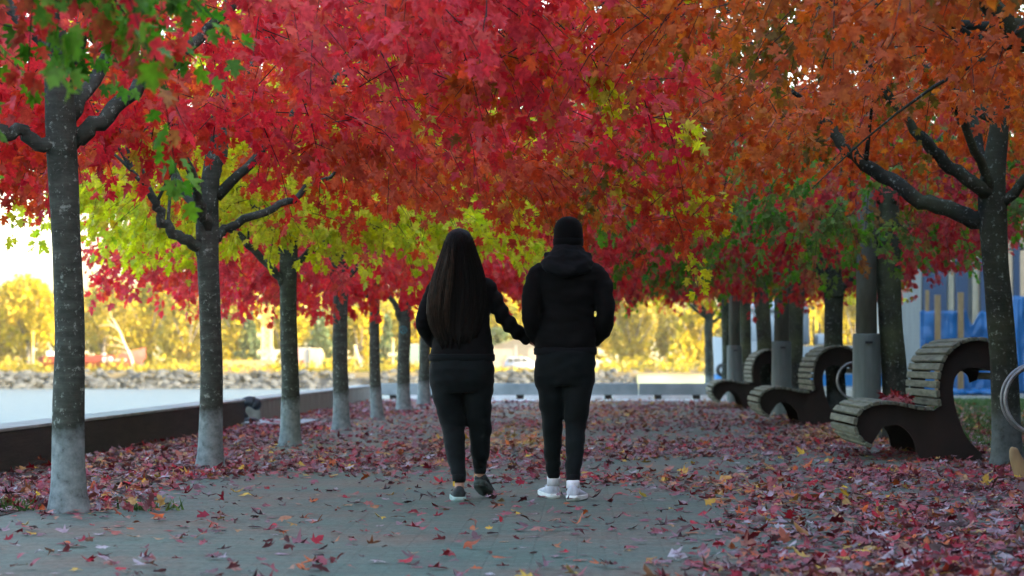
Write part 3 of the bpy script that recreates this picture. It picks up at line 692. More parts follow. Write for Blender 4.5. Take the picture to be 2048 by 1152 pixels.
def hand(mb, wrist, d, side, up, curl=0.6, grip=False):
    """palm, four bent fingers of different lengths and a thumb from the palm's side"""
    d = Vector(d).normalized(); up = Vector(up); up = (up - d*up.dot(d)).normalized(); s_ = d.cross(up)*side
    w = Vector(wrist)
    for k, off in enumerate((-0.027, -0.009, 0.009, 0.027)):
        limb(mb, [w, w + d*0.045 + s_*off*0.8, w + d*0.088 + s_*off], [0.016, 0.015, 0.0125], 10)
    Ls = (0.062, 0.078, 0.084, 0.074)
    for k, off in enumerate((0.030, 0.0105, -0.0095, -0.0285)):
        p0 = w + d*0.086 + s_*off; L = Ls[3-k]
        c1, c2, c3 = curl*0.7, curl*1.7, curl*2.5
        dirs = [d*math.cos(c) - up*math.sin(c) for c in (c1, c2, c3)]
        p1 = p0 + dirs[0]*L*0.45; p2 = p1 + dirs[1]*L*0.32; p3 = p2 + dirs[2]*L*0.25
        limb(mb, [p0, p1, p2, p3], [0.0092, 0.0088, 0.008, 0.007], 8)
    t0 = w + d*0.03 + s_*0.030
    limb(mb, [w + d*0.02 + s_*0.02, t0 + s_*0.012 - up*0.008, t0 + s_*0.026 + d*0.028 - up*0.018, t0 + s_*0.026 + d*0.056 - up*0.030], [0.016, 0.0135, 0.0105, 0.0085], 8)

M['skin'] = noise_mat('skin', (0.36, 0.20, 0.14), (0.44, 0.26, 0.19), 20, 0.5, 0.05)
def cloth_mat(name, c, rough=0.85, weave=300, sheen=0.02):
    m, nt, b = new_mat(name); L = nt.links
    v = coords(nt, 'Object')
    n = N(nt, 'ShaderNodeTexNoise', Scale=9, Detail=5); L.new(v, n.inputs['Vector'])
    r = ramp(nt, [(0.3, tuple(x*0.75 for x in c)), (0.7, tuple(x*1.3 for x in c))]); L.new(n.outputs['Fac'], r.inputs['Fac']); L.new(r.outputs['Color'], b.inputs['Base Color'])
    b.inputs['Roughness'].default_value = rough; b.inputs['Specular IOR Level'].default_value = 0.12
    b.inputs['Sheen Weight'].default_value = sheen; b.inputs['Sheen Roughness'].default_value = 0.4
    n2 = N(nt, 'ShaderNodeTexNoise', Scale=weave, Detail=2); L.new(v, n2.inputs['Vector'])
    bp = N(nt, 'ShaderNodeBump', Strength=0.25, Distance=0.002); L.new(n2.outputs['Fac'], bp.inputs['Height']); L.new(bp.outputs['Normal'], b.inputs['Normal'])
    return m
M['black_cloth'] = cloth_mat('black_cloth', (0.0020, 0.0020, 0.0023)); M['navy_cloth'] = cloth_mat('hood_cloth', (0.0044, 0.0050, 0.0064))
M['trouser'] = cloth_mat('trouser_cloth', (0.0036, 0.0056, 0.0062), sheen=0.05); M['knit'] = cloth_mat('beanie_knit', (0.0018, 0.0018, 0.002), weave=160)
M['shoe_white'] = noise_mat('shoe_white', (0.34, 0.37, 0.43), (0.47, 0.50, 0.56), 40, 0.7, 0.15, stretch=(1, 1, 0.4)); M['sole_white'] = noise_mat('sole_white', (0.55, 0.60, 0.58), (0.68, 0.72, 0.70), 20, 0.6, 0.05)
M['shoe_black'] = noise_mat('shoe_black', (0.010, 0.014, 0.014), (0.025, 0.032, 0.032), 40, 0.8, 0.15); M['sole_mint'] = noise_mat('sole_mint', (0.17, 0.27, 0.24), (0.25, 0.36, 0.32), 20, 0.6, 0.05)
M['outsole'] = noise_mat('outsole', (0.03, 0.04, 0.035), (0.07, 0.09, 0.08), 60, 0.8, 0.3); M['sock_white'] = cloth_mat('sock_white', (0.60, 0.60, 0.64))
M['gold_mark'] = noise_mat('gold_mark', (0.5, 0.33, 0.03), (0.6, 0.42, 0.05), 20, 0.6, 0)

def head(mb, c, s=1.0):
    x, y, z = c
    rows = [(x, y+0.020, z-0.118*s, 0.030*s, 0.035*s), (x, y+0.022, z-0.105*s, 0.047*s, 0.058*s), (x, y+0.012, z-0.07*s, 0.060*s, 0.080*s), (x, y+0.004, z-0.03*s, 0.069*s, 0.093*s),
            (x, y, z+0.02*s, 0.074*s, 0.098*s), (x, y-0.004, z+0.06*s, 0.070*s, 0.093*s), (x, y-0.008, z+0.092*s, 0.052*s, 0.070*s), (x, y-0.01, z+0.112*s, 0.022*s, 0.030*s)]
    mb.rings(rows, 24)
    limb(mb, [(x, y+0.092*s, z+0.01*s), (x, y+0.108*s, z-0.022*s), (x, y+0.103*s, z-0.034*s)], [0.008*s, 0.012*s, 0.013*s], 8)   # nose
    mb.ball((x, y+0.086*s, z-0.062*s), (0.023*s, 0.012*s, 0.008*s)); mb.ball((x, y+0.084*s, z-0.074*s), (0.020*s, 0.012*s, 0.009*s))  # lips
    for sx in (-1, 1):
        mb.ball((x+sx*0.074*s, y-0.005, z-0.012*s), (0.012*s, 0.022*s, 0.032*s))       # ear
        mb.ball((x+sx*0.031*s, y+0.082*s, z+0.002*s), (0.014*s, 0.012*s, 0.010*s))     # eye
        mb.ball((x+sx*0.030*s, y+0.086*s, z+0.020*s), (0.020*s, 0.009*s, 0.006*s))     # brow

def wrinkle(seed, amp, sc_=(9, 9, 22)):
    def f(p):
        q = Vector((p.x*sc_[0], p.y*sc_[1], p.z*sc_[2])) + Vector((seed, 0, 0))
        w = mnoise.noise(q + Vector((0, 0, 6*p.x*math.sin(seed)))) + 0.5*mnoise.noise(q*2.1)
        return amp*w
    return f

def shoe(parent, name_mats, heel, yaw, pitch, L=0.285, W=0.049, coll=0.105):
    upm, solem, outm = name_mats
    root_m = Matrix.Translation(heel) @ Matrix.Rotation(yaw, 4, 'Z') @ Matrix.Translation((0, 0.19, 0)) @ Matrix.Rotation(-pitch, 4, 'X') @ Matrix.Translation((0, -0.19, 0))
    st = [(-0.055, 0.020, 0.075), (-0.050, 0.030, coll*0.93), (-0.03, 0.038, coll), (0.0, 0.041, coll), (0.035, 0.043, coll*0.93), (0.07, 0.046, 0.080), (0.11, W, 0.068), (0.15, W*1.02, 0.058), (0.19, W*0.92, 0.050), (0.215, W*0.72, 0.043), (0.230, W*0.40, 0.034)]
    bm = bmesh.new(); rs = []; seg = 20
    for (y, w, h) in st:
        ring = []
        for k in range(seg):
            a = 2*math.pi*k/seg; c, s_ = math.cos(a), math.sin(a)
            zz = 0.020 + (h-0.020)*(0.5+0.5*s_)
            taper = 1 - 0.30*max(0, s_)
            ring.append(bm.verts.new((math.copysign(abs(c)**0.7, c)*w*taper, y, zz)))
        rs.append(ring)
    for A, B in zip(rs, rs[1:]):
        for k in range(seg): bm.faces.new((A[k], A[(k+1) % seg], B[(k+1) % seg], B[k]))
    bm.faces.new(rs[0][::-1]); bm.faces.new(rs[-1])
    bmesh.ops.transform(bm, matrix=root_m, verts=bm.verts)
    sh = link('shoe', bm_mesh(bm, 'shoe', True), upm, parent)
    # midsole and outsole follow the same outline
    for nm, z0, z1, gr, mt in (('midsole', 0.009, 0.034, 1.10, solem), ('outsole', 0.0, 0.010, 1.06, outm)):
        mb = MB(); half = [(w*gr, y if 0 < i < len(st)-1 else y+(-0.006 if i == 0 else 0.006)) for i, (y, w, h) in enumerate(st)]
        poly = [(w, y) for w, y in half] + [(-w, y) for w, y in half[::-1]]
        mb.prism(poly, 'z', z0, z1)
        hi = [v for v in mb.bm.verts if v.co.y < -0.02 and v.co.z > 0.02]
        for v in hi: v.co.z += 0.008
        bmesh.ops.bevel(mb.bm, geom=[e for e in mb.bm.edges], offset=0.003, segments=2, affect='EDGES')
        bmesh.ops.transform(mb.bm, matrix=root_m, verts=mb.bm.verts)
        mb.build(nm, mt, sh, True)
    mb = MB()                                               # laces
    for i in range(4):
        y = 0.055+0.022*i; mb.tube([(-0.022, y, 0.088-0.20*(y-0.055)-0.004), (0, y+0.004, 0.093-0.22*(y-0.055)), (0.022, y, 0.088-0.20*(y-0.055)-0.004)], 0.003, 6)
    bmesh.ops.transform(mb.bm, matrix=root_m, verts=mb.bm.verts); mb.build('laces', upm if solem is not M['sole_mint'] else M['outsole'], sh, True)
    return sh

PD = 16.93
# ---- man
mx = X(1128, PD)
# ... body under the clothes: one continuous surface
mb = MB()
mb.rings([(0.01, 0, 0.80, 0.15, 0.10), (0.01, 0, 0.90, 0.16, 0.105), (0.015, 0, 1.02, 0.145, 0.095), (0.02, 0, 1.15, 0.140, 0.095), (0.022, 0, 1.30, 0.155, 0.105), (0.022, 0, 1.40, 0.17, 0.095), (0.022, 0, 1.455, 0.12, 0.075), (0.024, 0, 1.49, 0.06, 0.06)], 24)
limb(mb, [(0.024, 0, 1.46), (0.025, 0.0, 1.52), (0.025, 0.008, 1.60)], [0.062, 0.056, 0.056])
head(mb, (0.025, 0.0, 1.665))
AL = [(-0.145, 0, 1.435), (-0.197, -0.03, 1.30), (-0.208, -0.055, 1.15), (-0.188, 0.03, 1.06), (-0.150, 0.115, 0.985)]
AR = [(0.190, 0, 1.435), (0.247, -0.03, 1.30), (0.262, -0.055, 1.16), (0.243, 0.03, 1.07), (0.190, 0.115, 0.995)]
for A in (AL, AR): limb(mb, A, [0.055, 0.046, 0.038, 0.036, 0.027])
hand(mb, AL[-1], (0.45, 0.55, -0.35), 1, (0.3, 0.5, 1), 0.35); hand(mb, AR[-1], (-0.45, 0.55, -0.35), -1, (-0.3, 0.5, 1), 0.35)
LL = [(-0.083, 0.0, 0.82), (-0.077, 0.03, 0.63), (-0.073, 0.075, 0.47), (-0.073, 0.12, 0.31), (-0.068, 0.18, 0.11)]
LR = [(0.093, 0.0, 0.82), (0.082, -0.015, 0.63), (0.070, 0.0, 0.47), (0.064, -0.06, 0.31), (0.056, -0.12, 0.11)]
for A in (LL, LR): limb(mb, A, [0.085, 0.07, 0.05, 0.046, 0.034])
limb(mb, [(-0.070, 0.18, 0.09), (-0.082, 0.24, 0.055), (-0.10, 0.34, 0.035)], [0.036, 0.034, 0.026]); limb(mb, [(0.057, -0.12, 0.09), (0.062, -0.06, 0.055), (0.072, 0.05, 0.035)], [0.036, 0.034, 0.026])
man = link('person', voxel(mb, 0.0065, 3, name='person'), M['skin'], None, (mx, PD, 0))
tag(man, 'person in black hooded jacket, beanie, joggers and white sneakers, hands in pockets', 'person')
mb = MB()
mb.rings([(0.008, 0.01, 0.925, 0.186, 0.125), (0.008, 0.01, 0.95, 0.196, 0.133), (0.010, 0.005, 1.0, 0.190, 0.130), (0.018, 0.0, 1.10, 0.174, 0.122), (0.024, -0.005, 1.19, 0.163, 0.120), (0.024, -0.008, 1.30, 0.178, 0.128), (0.024, -0.006, 1.38, 0.200, 0.125), (0.022, 0, 1.435, 0.196, 0.115), (0.022, 0, 1.48, 0.155, 0.100), (0.022, 0, 1.53, 0.085, 0.085)], 32, 2.3)
limb(mb, [(-0.138, 0, 1.425), (-0.175, -0.01, 1.37)] + AL[1:4] + [(-0.152, 0.11, 0.99)], [0.078, 0.075, 0.066, 0.058, 0.056, 0.046], 18)
limb(mb, [(0.182, 0, 1.425), (0.222, -0.01, 1.37)] + AR[1:4] + [(0.192, 0.11, 1.0)], [0.078, 0.075, 0.066, 0.058, 0.056, 0.046], 18)
jk = link('jacket', voxel(mb, 0.010, 4, wrinkle(3.1, 0.0095, (6, 6, 15)), 'jacket'), M['black_cloth'], man)
mb = MB()
mb.rings([(0.022, -0.135, 1.395, 0.045, 0.020), (0.022, -0.128, 1.415, 0.105, 0.040), (0.022, -0.105, 1.45, 0.155, 0.065), (0.022, -0.075, 1.49, 0.172, 0.088), (0.024, -0.05, 1.53, 0.138, 0.100), (0.025, -0.03, 1.57, 0.104, 0.098), (0.026, -0.015, 1.605, 0.086, 0.088), (0.026, -0.012, 1.625, 0.078, 0.080)], 32)
limb(mb, [(-0.10, -0.03, 1.53), (-0.06, -0.125, 1.47), (0.022, -0.155, 1.435), (0.10, -0.125, 1.47), (0.15, -0.03, 1.53)], [0.03, 0.036, 0.040, 0.036, 0.03])
link('hood', voxel(mb, 0.008, 4, wrinkle(8.7, 0.008, (14, 14, 30)), 'hood'), M['navy_cloth'], jk)
mb = MB(); mb.rings([(0.008, 0.01, 0.912, 0.193, 0.131), (0.008, 0.01, 0.918, 0.198, 0.136), (0.008, 0.01, 0.952, 0.199, 0.136), (0.008, 0.01, 0.958, 0.194, 0.132)], 48, 2.3); mb.build('hem_band', M['navy_cloth'], jk, True)
def legs_cloth(hips, A, B, ra, rb, seed, amp=0.008):
    mb = MB(); mb.rings(hips, 32, 2.3); limb(mb, A, ra, 20); limb(mb, B, rb, 20)
    return voxel(mb, 0.010, 4, lambda p: wrinkle(seed, amp*1.0, (7, 7, 13))(p) + (0.0025*math.sin(p.z*80 + 9*mnoise.noise(p*7))*max(0, 1-abs(p.z-0.22)/0.12)), 'trousers')
TL = [(-0.088, 0.0, 0.80)] + LL[1:4] + [(-0.067, 0.165, 0.165)]; TR = [(0.098, 0.0, 0.80)] + LR[1:4] + [(0.057, -0.11, 0.150)]
tr = link('trousers', legs_cloth([(0.006, 0, 0.72, 0.150, 0.115), (0.007, 0, 0.78, 0.178, 0.132), (0.008, 0, 0.86, 0.194, 0.138), (0.008, 0, 0.93, 0.188, 0.128), (0.008, 0, 0.965, 0.172, 0.118)],
       TL, TR, [0.105, 0.084, 0.066, 0.055, 0.041], [0.105, 0.085, 0.067, 0.059, 0.044], 5.3), M['trouser'], man)
for c, r_ in ((TL[-1], 0.041), (TR[-1], 0.044)):
    mb = MB(); mb.rings([(c[0], c[1], c[2]-0.035, r_*0.86, r_*0.9), (c[0], c[1], c[2]-0.02, r_*0.98, r_), (c[0], c[1], c[2]+0.012, r_*1.02, r_*1.04), (c[0], c[1], c[2]+0.02, r_*0.9, r_*0.9)], 24); mb.build('ankle_cuff', M['navy_cloth'], tr, True)
mb = MB()
rows = [(0.027, 0, 1.598, 0.080, 0.095), (0.027, 0, 1.606, 0.090, 0.105), (0.027, 0, 1.655, 0.093, 0.108), (0.027, 0, 1.70, 0.091, 0.106), (0.027, -0.003, 1.735, 0.081, 0.096), (0.027, -0.006, 1.760, 0.063, 0.076), (0.027, -0.008, 1.775, 0.040, 0.05), (0.027, -0.008, 1.782, 0.014, 0.018)]
mb.rings(rows, 64)
for v in mb.bm.verts:
    a = math.atan2(v.co.y, v.co.x-0.027); k = 1+0.008*math.sin(28*a); v.co.x = 0.027+(v.co.x-0.027)*k; v.co.y *= k
be = mb.build('beanie', M['knit'], man, True)
mb = MB(); mb.rings([(0.027, 0, 1.592, 0.086, 0.101), (0.027, 0, 1.598, 0.095, 0.110), (0.027, 0, 1.640, 0.097, 0.112), (0.027, 0, 1.646, 0.090, 0.105)], 48); mb.build('beanie_fold', M['knit'], be, True)
mb = MB()
for k in range(15):
    a = math.pi*(1.12+0.76*k/14); mb.tube([(0.027+0.074*math.cos(a), 0.092*math.sin(a)*0.9, 1.605), (0.027+0.069*math.cos(a), 0.088*math.sin(a)*0.9, 1.585), (0.027+0.064*math.cos(a), 0.08*math.sin(a)*0.9, 1.57)], 0.010, 6)
M['hair_dark'] = noise_mat('short_hair', (0.008, 0.006, 0.005), (0.02, 0.015, 0.012), 40, 0.6, 0.3); mb.build('hair', M['hair_dark'], man, True)
ws = (M['shoe_white'], M['sole_white'], M['outsole'])
s1 = shoe(man, ws, (-0.075, 0.20, 0.012), R(15), R(-5), coll=0.115); s2 = shoe(man, ws, (0.060, -0.13, 0.004), R(-13), R(-2), coll=0.105)
for c, hh in ((( -0.067, 0.176, 0.150), 0.065), ((0.057, -0.118, 0.125), 0.045)):
    mb = MB(); mb.rings([(c[0], c[1], c[2]-hh, 0.042, 0.045), (c[0], c[1], c[2], 0.041, 0.044), (c[0], c[1], c[2]+0.006, 0.038, 0.040)], 24); mb.build('sock', M['sock_white'], man, True)

# ---- woman
WD = 16.93; wx = X(925, WD)
mb = MB()
mb.rings([(-0.002, 0, 0.78, 0.16, 0.11), (-0.002, 0, 0.86, 0.165, 0.115), (0, 0, 0.98, 0.13, 0.09), (0, 0, 1.08, 0.125, 0.085), (0, 0, 1.22, 0.140, 0.098), (0, 0, 1.32, 0.150, 0.085), (-0.01, 0, 1.375, 0.10, 0.065), (-0.015, 0, 1.41, 0.05, 0.05)], 24)
limb(mb, [(-0.015, 0, 1.38), (-0.018, 0, 1.44), (-0.02, 0.006, 1.52)], [0.052, 0.046, 0.046])
head(mb, (-0.02, 0.0, 1.585), 0.95)
WAL = [(-0.150, 0, 1.345), (-0.205, -0.02, 1.24), (-0.243, -0.035, 1.115), (-0.205, 0.06, 1.025), (-0.165, 0.13, 0.97)]
WAR = [(0.148, 0, 1.345), (0.205, 0.0, 1.255), (0.252, 0.0, 1.155), (0.335, 0.04, 1.065), (0.400, 0.075, 1.020)]
for A in (WAL, WAR): limb(mb, A, [0.046, 0.040, 0.033, 0.032, 0.024])
hand(mb, WAL[-1], (0.30, 0.75, -0.15), 1, (-0.4, 0.3, 1), 0.5)
hand(mb, WAR[-1], (0.92, 0.30, -0.30), -1, (-0.15, -0.85, 0.45), 0.75)
WL = [(-0.095, 0, 0.80), (-0.092, 0.0, 0.63), (-0.060, 0.02, 0.47), (-0.044, -0.04, 0.31), (-0.014, -0.11, 0.11)]
WR = [(0.095, 0, 0.80), (0.100, 0.01, 0.63), (0.106, 0.055, 0.47), (0.106, 0.09, 0.31), (0.106, 0.13, 0.15)]
for A in (WL, WR): limb(mb, A, [0.090, 0.072, 0.050, 0.045, 0.031])
limb(mb, [(-0.014, -0.11, 0.09), (-0.016, -0.05, 0.05), (-0.024, 0.06, 0.034)], [0.032, 0.03, 0.022]); limb(mb, [(0.106, 0.132, 0.17), (0.109, 0.165, 0.135), (0.119, 0.26, 0.062)], [0.030, 0.026, 0.018])
woman = link('person', voxel(mb, 0.0065, 3, name='person'), M['skin'], None, (wx, WD, 0))
tag(woman, 'person with very long dark hair, black top and sneakers, holding the other by the arm', 'person')
mb = MB()
mb.rings([(-0.004, 0, 0.885, 0.196, 0.135), (-0.004, 0, 0.91, 0.204, 0.142), (0, 0, 0.97, 0.192, 0.132), (0, -0.002, 1.07, 0.176, 0.118), (0, -0.004, 1.17, 0.170, 0.114), (0, -0.004, 1.27, 0.174, 0.116), (-0.002, 0, 1.335, 0.178, 0.102), (-0.008, 0, 1.385, 0.125, 0.082), (-0.015, 0, 1.43, 0.065, 0.062)], 32, 2.2)
limb(mb, [(-0.140, 0, 1.34), (-0.172, -0.01, 1.30)] + WAL[1:4] + [(-0.172, 0.12, 0.98)], [0.068, 0.066, 0.057, 0.053, 0.049, 0.040], 18)
limb(mb, [(0.138, 0, 1.34), (0.168, 0, 1.31)] + WAR[1:4] + [(0.402, 0.077, 1.018)], [0.066, 0.062, 0.054, 0.050, 0.048, 0.042], 18)
def wr_w(p):
    f = wrinkle(6.4, 0.0055)(p)
    if p.x > 0.19 and p.z > 0.95: f += 0.006*math.sin((p.x*0.8-p.z*0.6)*85)       # gathered sleeve
    return f
sw = link('top', voxel(mb, 0.010, 4, wr_w, 'top'), M['black_cloth'], woman)
mb = MB(); mb.rings([(-0.004, 0, 0.872, 0.202, 0.140), (-0.004, 0, 0.878, 0.208, 0.146), (-0.004, 0, 0.912, 0.209, 0.147), (-0.004, 0, 0.918, 0.203, 0.142)], 48, 2.2); mb.build('hem_band', M['trouser'], sw, True)
TL = [(-0.105, 0.0, 0.76)] + WL[1:4] + [(-0.017, -0.105, 0.150)]; TR = [(0.100, 0.0, 0.76)] + WR[1:4] + [(0.106, 0.122, 0.195)]
tw = link('trousers', legs_cloth([(0.0, 0, 0.68, 0.165, 0.125), (-0.002, -0.004, 0.75, 0.200, 0.148), (-0.004, -0.006, 0.82, 0.208, 0.153), (-0.004, 0, 0.89, 0.196, 0.140), (-0.004, 0, 0.94, 0.172, 0.120)],
       TL, TR, [0.105, 0.090, 0.077, 0.062, 0.044], [0.105, 0.088, 0.074, 0.058, 0.041], 9.1), M['trouser'], woman)
for c, r_ in ((TL[-1], 0.044), (TR[-1], 0.041)):
    mb = MB(); mb.rings([(c[0], c[1], c[2]-0.035, r_*0.80, r_*0.84), (c[0], c[1], c[2]-0.02, r_*0.95, r_), (c[0], c[1], c[2]+0.012, r_*1.02, r_*1.04), (c[0], c[1], c[2]+0.02, r_*0.9, r_*0.9)], 24); mb.build('ankle_cuff', M['trouser'], tw, True)
bs = (M['shoe_black'], M['sole_mint'], M['outsole']); bs2 = (M['shoe_black'], M['outsole'], M['outsole'])
s1 = shoe(woman, bs, (-0.016, -0.13, 0.004), R(6), R(-4), L=0.26, W=0.046); s2 = shoe(woman, bs2, (0.108, 0.13, 0.012), R(-12), R(17), L=0.26, W=0.046)
mb = MB(); mb.box(-0.052, -0.040, -0.185, -0.178, 0.095, 0.125, bevel=0.002); mb.build('pull_tab', M['gold_mark'], s1)
# long straight hair: a grooved mass plus loose strands
HR = [(-0.02, -0.005, 1.708, 0.012, 0.014), (-0.02, -0.006, 1.700, 0.040, 0.048), (-0.02, -0.01, 1.680, 0.066, 0.080), (-0.02, -0.016, 1.645, 0.085, 0.098), (-0.02, -0.022, 1.595, 0.100, 0.104), (-0.02, -0.030, 1.53, 0.122, 0.104),
      (-0.02, -0.045, 1.46, 0.146, 0.096), (-0.022, -0.065, 1.38, 0.168, 0.080), (-0.030, -0.085, 1.28, 0.178, 0.062), (-0.036, -0.098, 1.18, 0.172, 0.050), (-0.036, -0.104, 1.09, 0.152, 0.042), (-0.034, -0.110, 1.03, 0.125, 0.034), (-0.034, -0.112, 0.985, 0.085, 0.022)]
def hr_at(z):
    zs = [r[2] for r in HR][::-1]; return [float(np.interp(z, zs, [r[i] for r in HR][::-1])) for i in (0, 1, 3, 4)]
mb = MB(); seg = 120; zz = list(np.linspace(1.708, 0.985, 60))
rows = []
for z in zz:
    cx, cy, rx, ry = hr_at(z); rows.append((cx, cy, z, rx, ry))
mb.rings(rows, seg)
for v in mb.bm.verts:
    cx, cy, rx, ry = hr_at(v.co.z); a = math.atan2((v.co.y-cy)/ry, (v.co.x-cx)/rx)
    g = 0.034*mnoise.noise(Vector((a*9, 0.0, v.co.z*1.3))) + 0.020*mnoise.noise(Vector((a*26, 3.0, v.co.z*1.1)))
    g *= min(1, max(0, (1.70-v.co.z)/0.2))
    v.co.x = cx + (v.co.x-cx)*(1+g*1.2); v.co.y = cy + (v.co.y-cy)*(1+g*4.0)
    if v.co.z < 1.06: v.co.z += 0.11*mnoise.noise(Vector((a*7, 9.0, 0)))*min(1, (1.06-v.co.z)/0.06)
def hair_mat():
    m, nt, b = new_mat('long_hair'); L = nt.links
    v = coords(nt, 'Object', (55, 55, 1.2)); n = N(nt, 'ShaderNodeTexNoise', Scale=1.6, Detail=6, Roughness=0.7); L.new(v, n.inputs['Vector'])
    r = ramp(nt, [(0.35, (0.002, 0.0016, 0.0015)), (0.62, (0.006, 0.0044, 0.0036)), (0.8, (0.022, 0.012, 0.007))]); L.new(n.outputs['Fac'], r.inputs['Fac'])
    L.new(r.outputs['Color'], b.inputs['Base Color']); b.inputs['Roughness'].default_value = 0.55; b.inputs['Specular IOR Level'].default_value = 0.12
    bp = N(nt, 'ShaderNodeBump', Strength=0.7, Distance=0.006); L.new(n.outputs['Fac'], bp.inputs['Height']); L.new(bp.outputs['Normal'], b.inputs['Normal']); return m
M['hair'] = hair_mat(); hm = mb.build('hair', M['hair'], woman, True)
rng = np.random.default_rng(77); ST = []
for i in range(420):
    a = math.pi*rng.uniform(0.98, 2.02); z1 = rng.uniform(0.95, 1.25); z0 = rng.uniform(1.35, 1.68); k = 9; pts = []
    f0 = rng.uniform(1.0, 1.025); ph = rng.uniform(0, 6)
    for z in np.linspace(z0, z1, k):
        cx, cy, rx, ry = hr_at(max(z, 0.995)); w = 0.010*math.sin(z*9+ph)*(1.5-z)
        pts.append((cx+rx*math.cos(a)*f0+w, cy+ry*math.sin(a)*(f0+0.03)+w*0.3, z))
    ST.append(pts)
link('strands', twig_tubes(ST, 0.0014, 0.0008, 'strands'), M['hair'], hm)
ST = []
for i in range(110):
    a = math.pi*rng.uniform(0.95, 1.45); z1 = rng.uniform(1.0, 1.2); pts = []; sp = rng.uniform(0, 0.025)
    zt_ = rng.uniform(1.28, 1.62)
    for z in np.linspace(zt_, z1, 9):
        cx, cy, rx, ry = hr_at(z); t = max(0.0, (1.40-z)/0.4)
        pts.append((cx+rx*math.cos(a)*(1.0+sp*0.4)-sp*t*1.2, cy+ry*math.sin(a)*1.03-0.02, z))
    ST.append(pts)
M['hair_brown'] = noise_mat('brown_strands', (0.012, 0.007, 0.004), (0.035, 0.018, 0.009), 30, 0.5, 0, spec=0.15)
link('strands', twig_tubes(ST, 0.0018, 0.001, 'strands'), M['hair_brown'], hm)

# ------------------------------------------------------------------ fallen leaves
def sstep(a, b, x): t = np.clip((x-a)/(b-a), 0, 1); return t*t*(3-2*t)
rng = np.random.default_rng(2024)
n0 = 165000
lx = rng.uniform(-4.4, 7.5, n0); ly = 10.4 + (58.8-10.4)*rng.uniform(0, 1, n0)**1.25
nz = np.array([mnoise.noise(Vector((x*0.55, y*0.28, 0.3))) + 0.6*mnoise.noise(Vector((x*1.6, y*0.9, 4.3))) for x, y in zip(lx, ly)])
right = sstep(-0.4, 1.7, lx - 0.075*(ly-11) + 0.9*nz) * np.where(ly < 21, 1, 0.9)
band = 0.62*sstep(17.8, 23.2, ly + 2.6*nz)*(1-0.45*sstep(27, 31, ly))*sstep(-0.9, 0.3, nz+0.35)
left = sstep(2.45, 3.1, -lx + 0.4*nz)*sstep(14.8, 16.2, ly+0.8*nz)
nearleft = 0.5*sstep(3.2, 3.7, -lx)
far = 0.40*sstep(29, 33, ly)*(0.5+0.9*nz)*(0.55+0.45*sstep(-0.5, 1.5, lx))
d = np.clip(np.maximum.reduce([right*0.95, band, left*0.95, nearleft, far]) * np.clip(0.75+0.7*nz, 0.15, 1.2), 0.055, 1)
d *= np.where((lx > 4.0), 0.55, 1.0)
lawnfade = np.where((lx > 4.0), 1-0.65*sstep(4.3, 6.5, lx), 1)
keep = rng.uniform(0, 1, n0) < d*lawnfade*1.0*np.where(ly > 56.5, 0.3, 1.0)
lx, ly, nz = lx[keep], ly[keep], nz[keep]; n = len(lx); print('litter', n)
yel = np.array([mnoise.noise(Vector((x*0.45+9, y*0.16, 2.2))) for x, y in zip(lx, ly)])
cl = np.clip(0.45 + 0.85*yel + 0.25*sstep(24, 34, ly)*(lx > -1) + rng.normal(0, 0.15, n), 0, 1)
flat = rng.uniform(0, 1, n) < 0.72
tip = np.stack([rng.normal(size=n), rng.normal(size=n), rng.normal(0, 1, n)*np.where(flat, 0.05, 0.20)], 1)
nr = np.stack([rng.normal(size=n)*np.where(flat, 0.08, 0.38), rng.normal(size=n)*np.where(flat, 0.08, 0.38), np.where(rng.uniform(0, 1, n) < 0.55, 1.0, -1.0)], 1)
pos = np.stack([lx, ly, rng.uniform(0.006, 0.022, n) + np.where(flat, 0, rng.uniform(0.004, 0.035, n))], 1)
q = 16; ix = rng.choice(np.where(~flat)[0], q, replace=False)
pos[ix] = np.stack([rng.uniform(-2.78, -2.35, q), rng.uniform(15.2, 15.75, q), rng.uniform(0.02, 0.05, q)], 1); tip[ix] = np.stack([rng.normal(size=q), rng.normal(size=q)*0.4, rng.uniform(0.2, 0.8, q)], 1); nr[ix] = np.stack([rng.normal(size=q)*0.5, -np.ones(q), rng.normal(size=q)*0.4], 1)
lm = leaves_mesh('fallen_leaves', pos, tip, nr, 0.057*np.clip(rng.normal(1, 0.32, n), 0.4, 1.6), rng.uniform(0, 1, n), cl, 1, rng, curl=0.45, fold=0.15)
co = np.empty(len(lm.vertices)*3, np.float32); lm.vertices.foreach_get('co', co); co[2::3] = np.where(co[2::3] < 0.004, 0.004 + 0.05*np.abs(co[2::3]-0.004), co[2::3]); 
lift = np.where(co[0::3] > 4.05, 0.02, 0.0); co[2::3] += lift
lm.vertices.foreach_set('co', co); lm.update()
o = link('fallen_leaves', lm, M['litter']); tag(o, 'crimson, mauve and orange maple leaves littering the paving', 'leaves', kind='stuff')
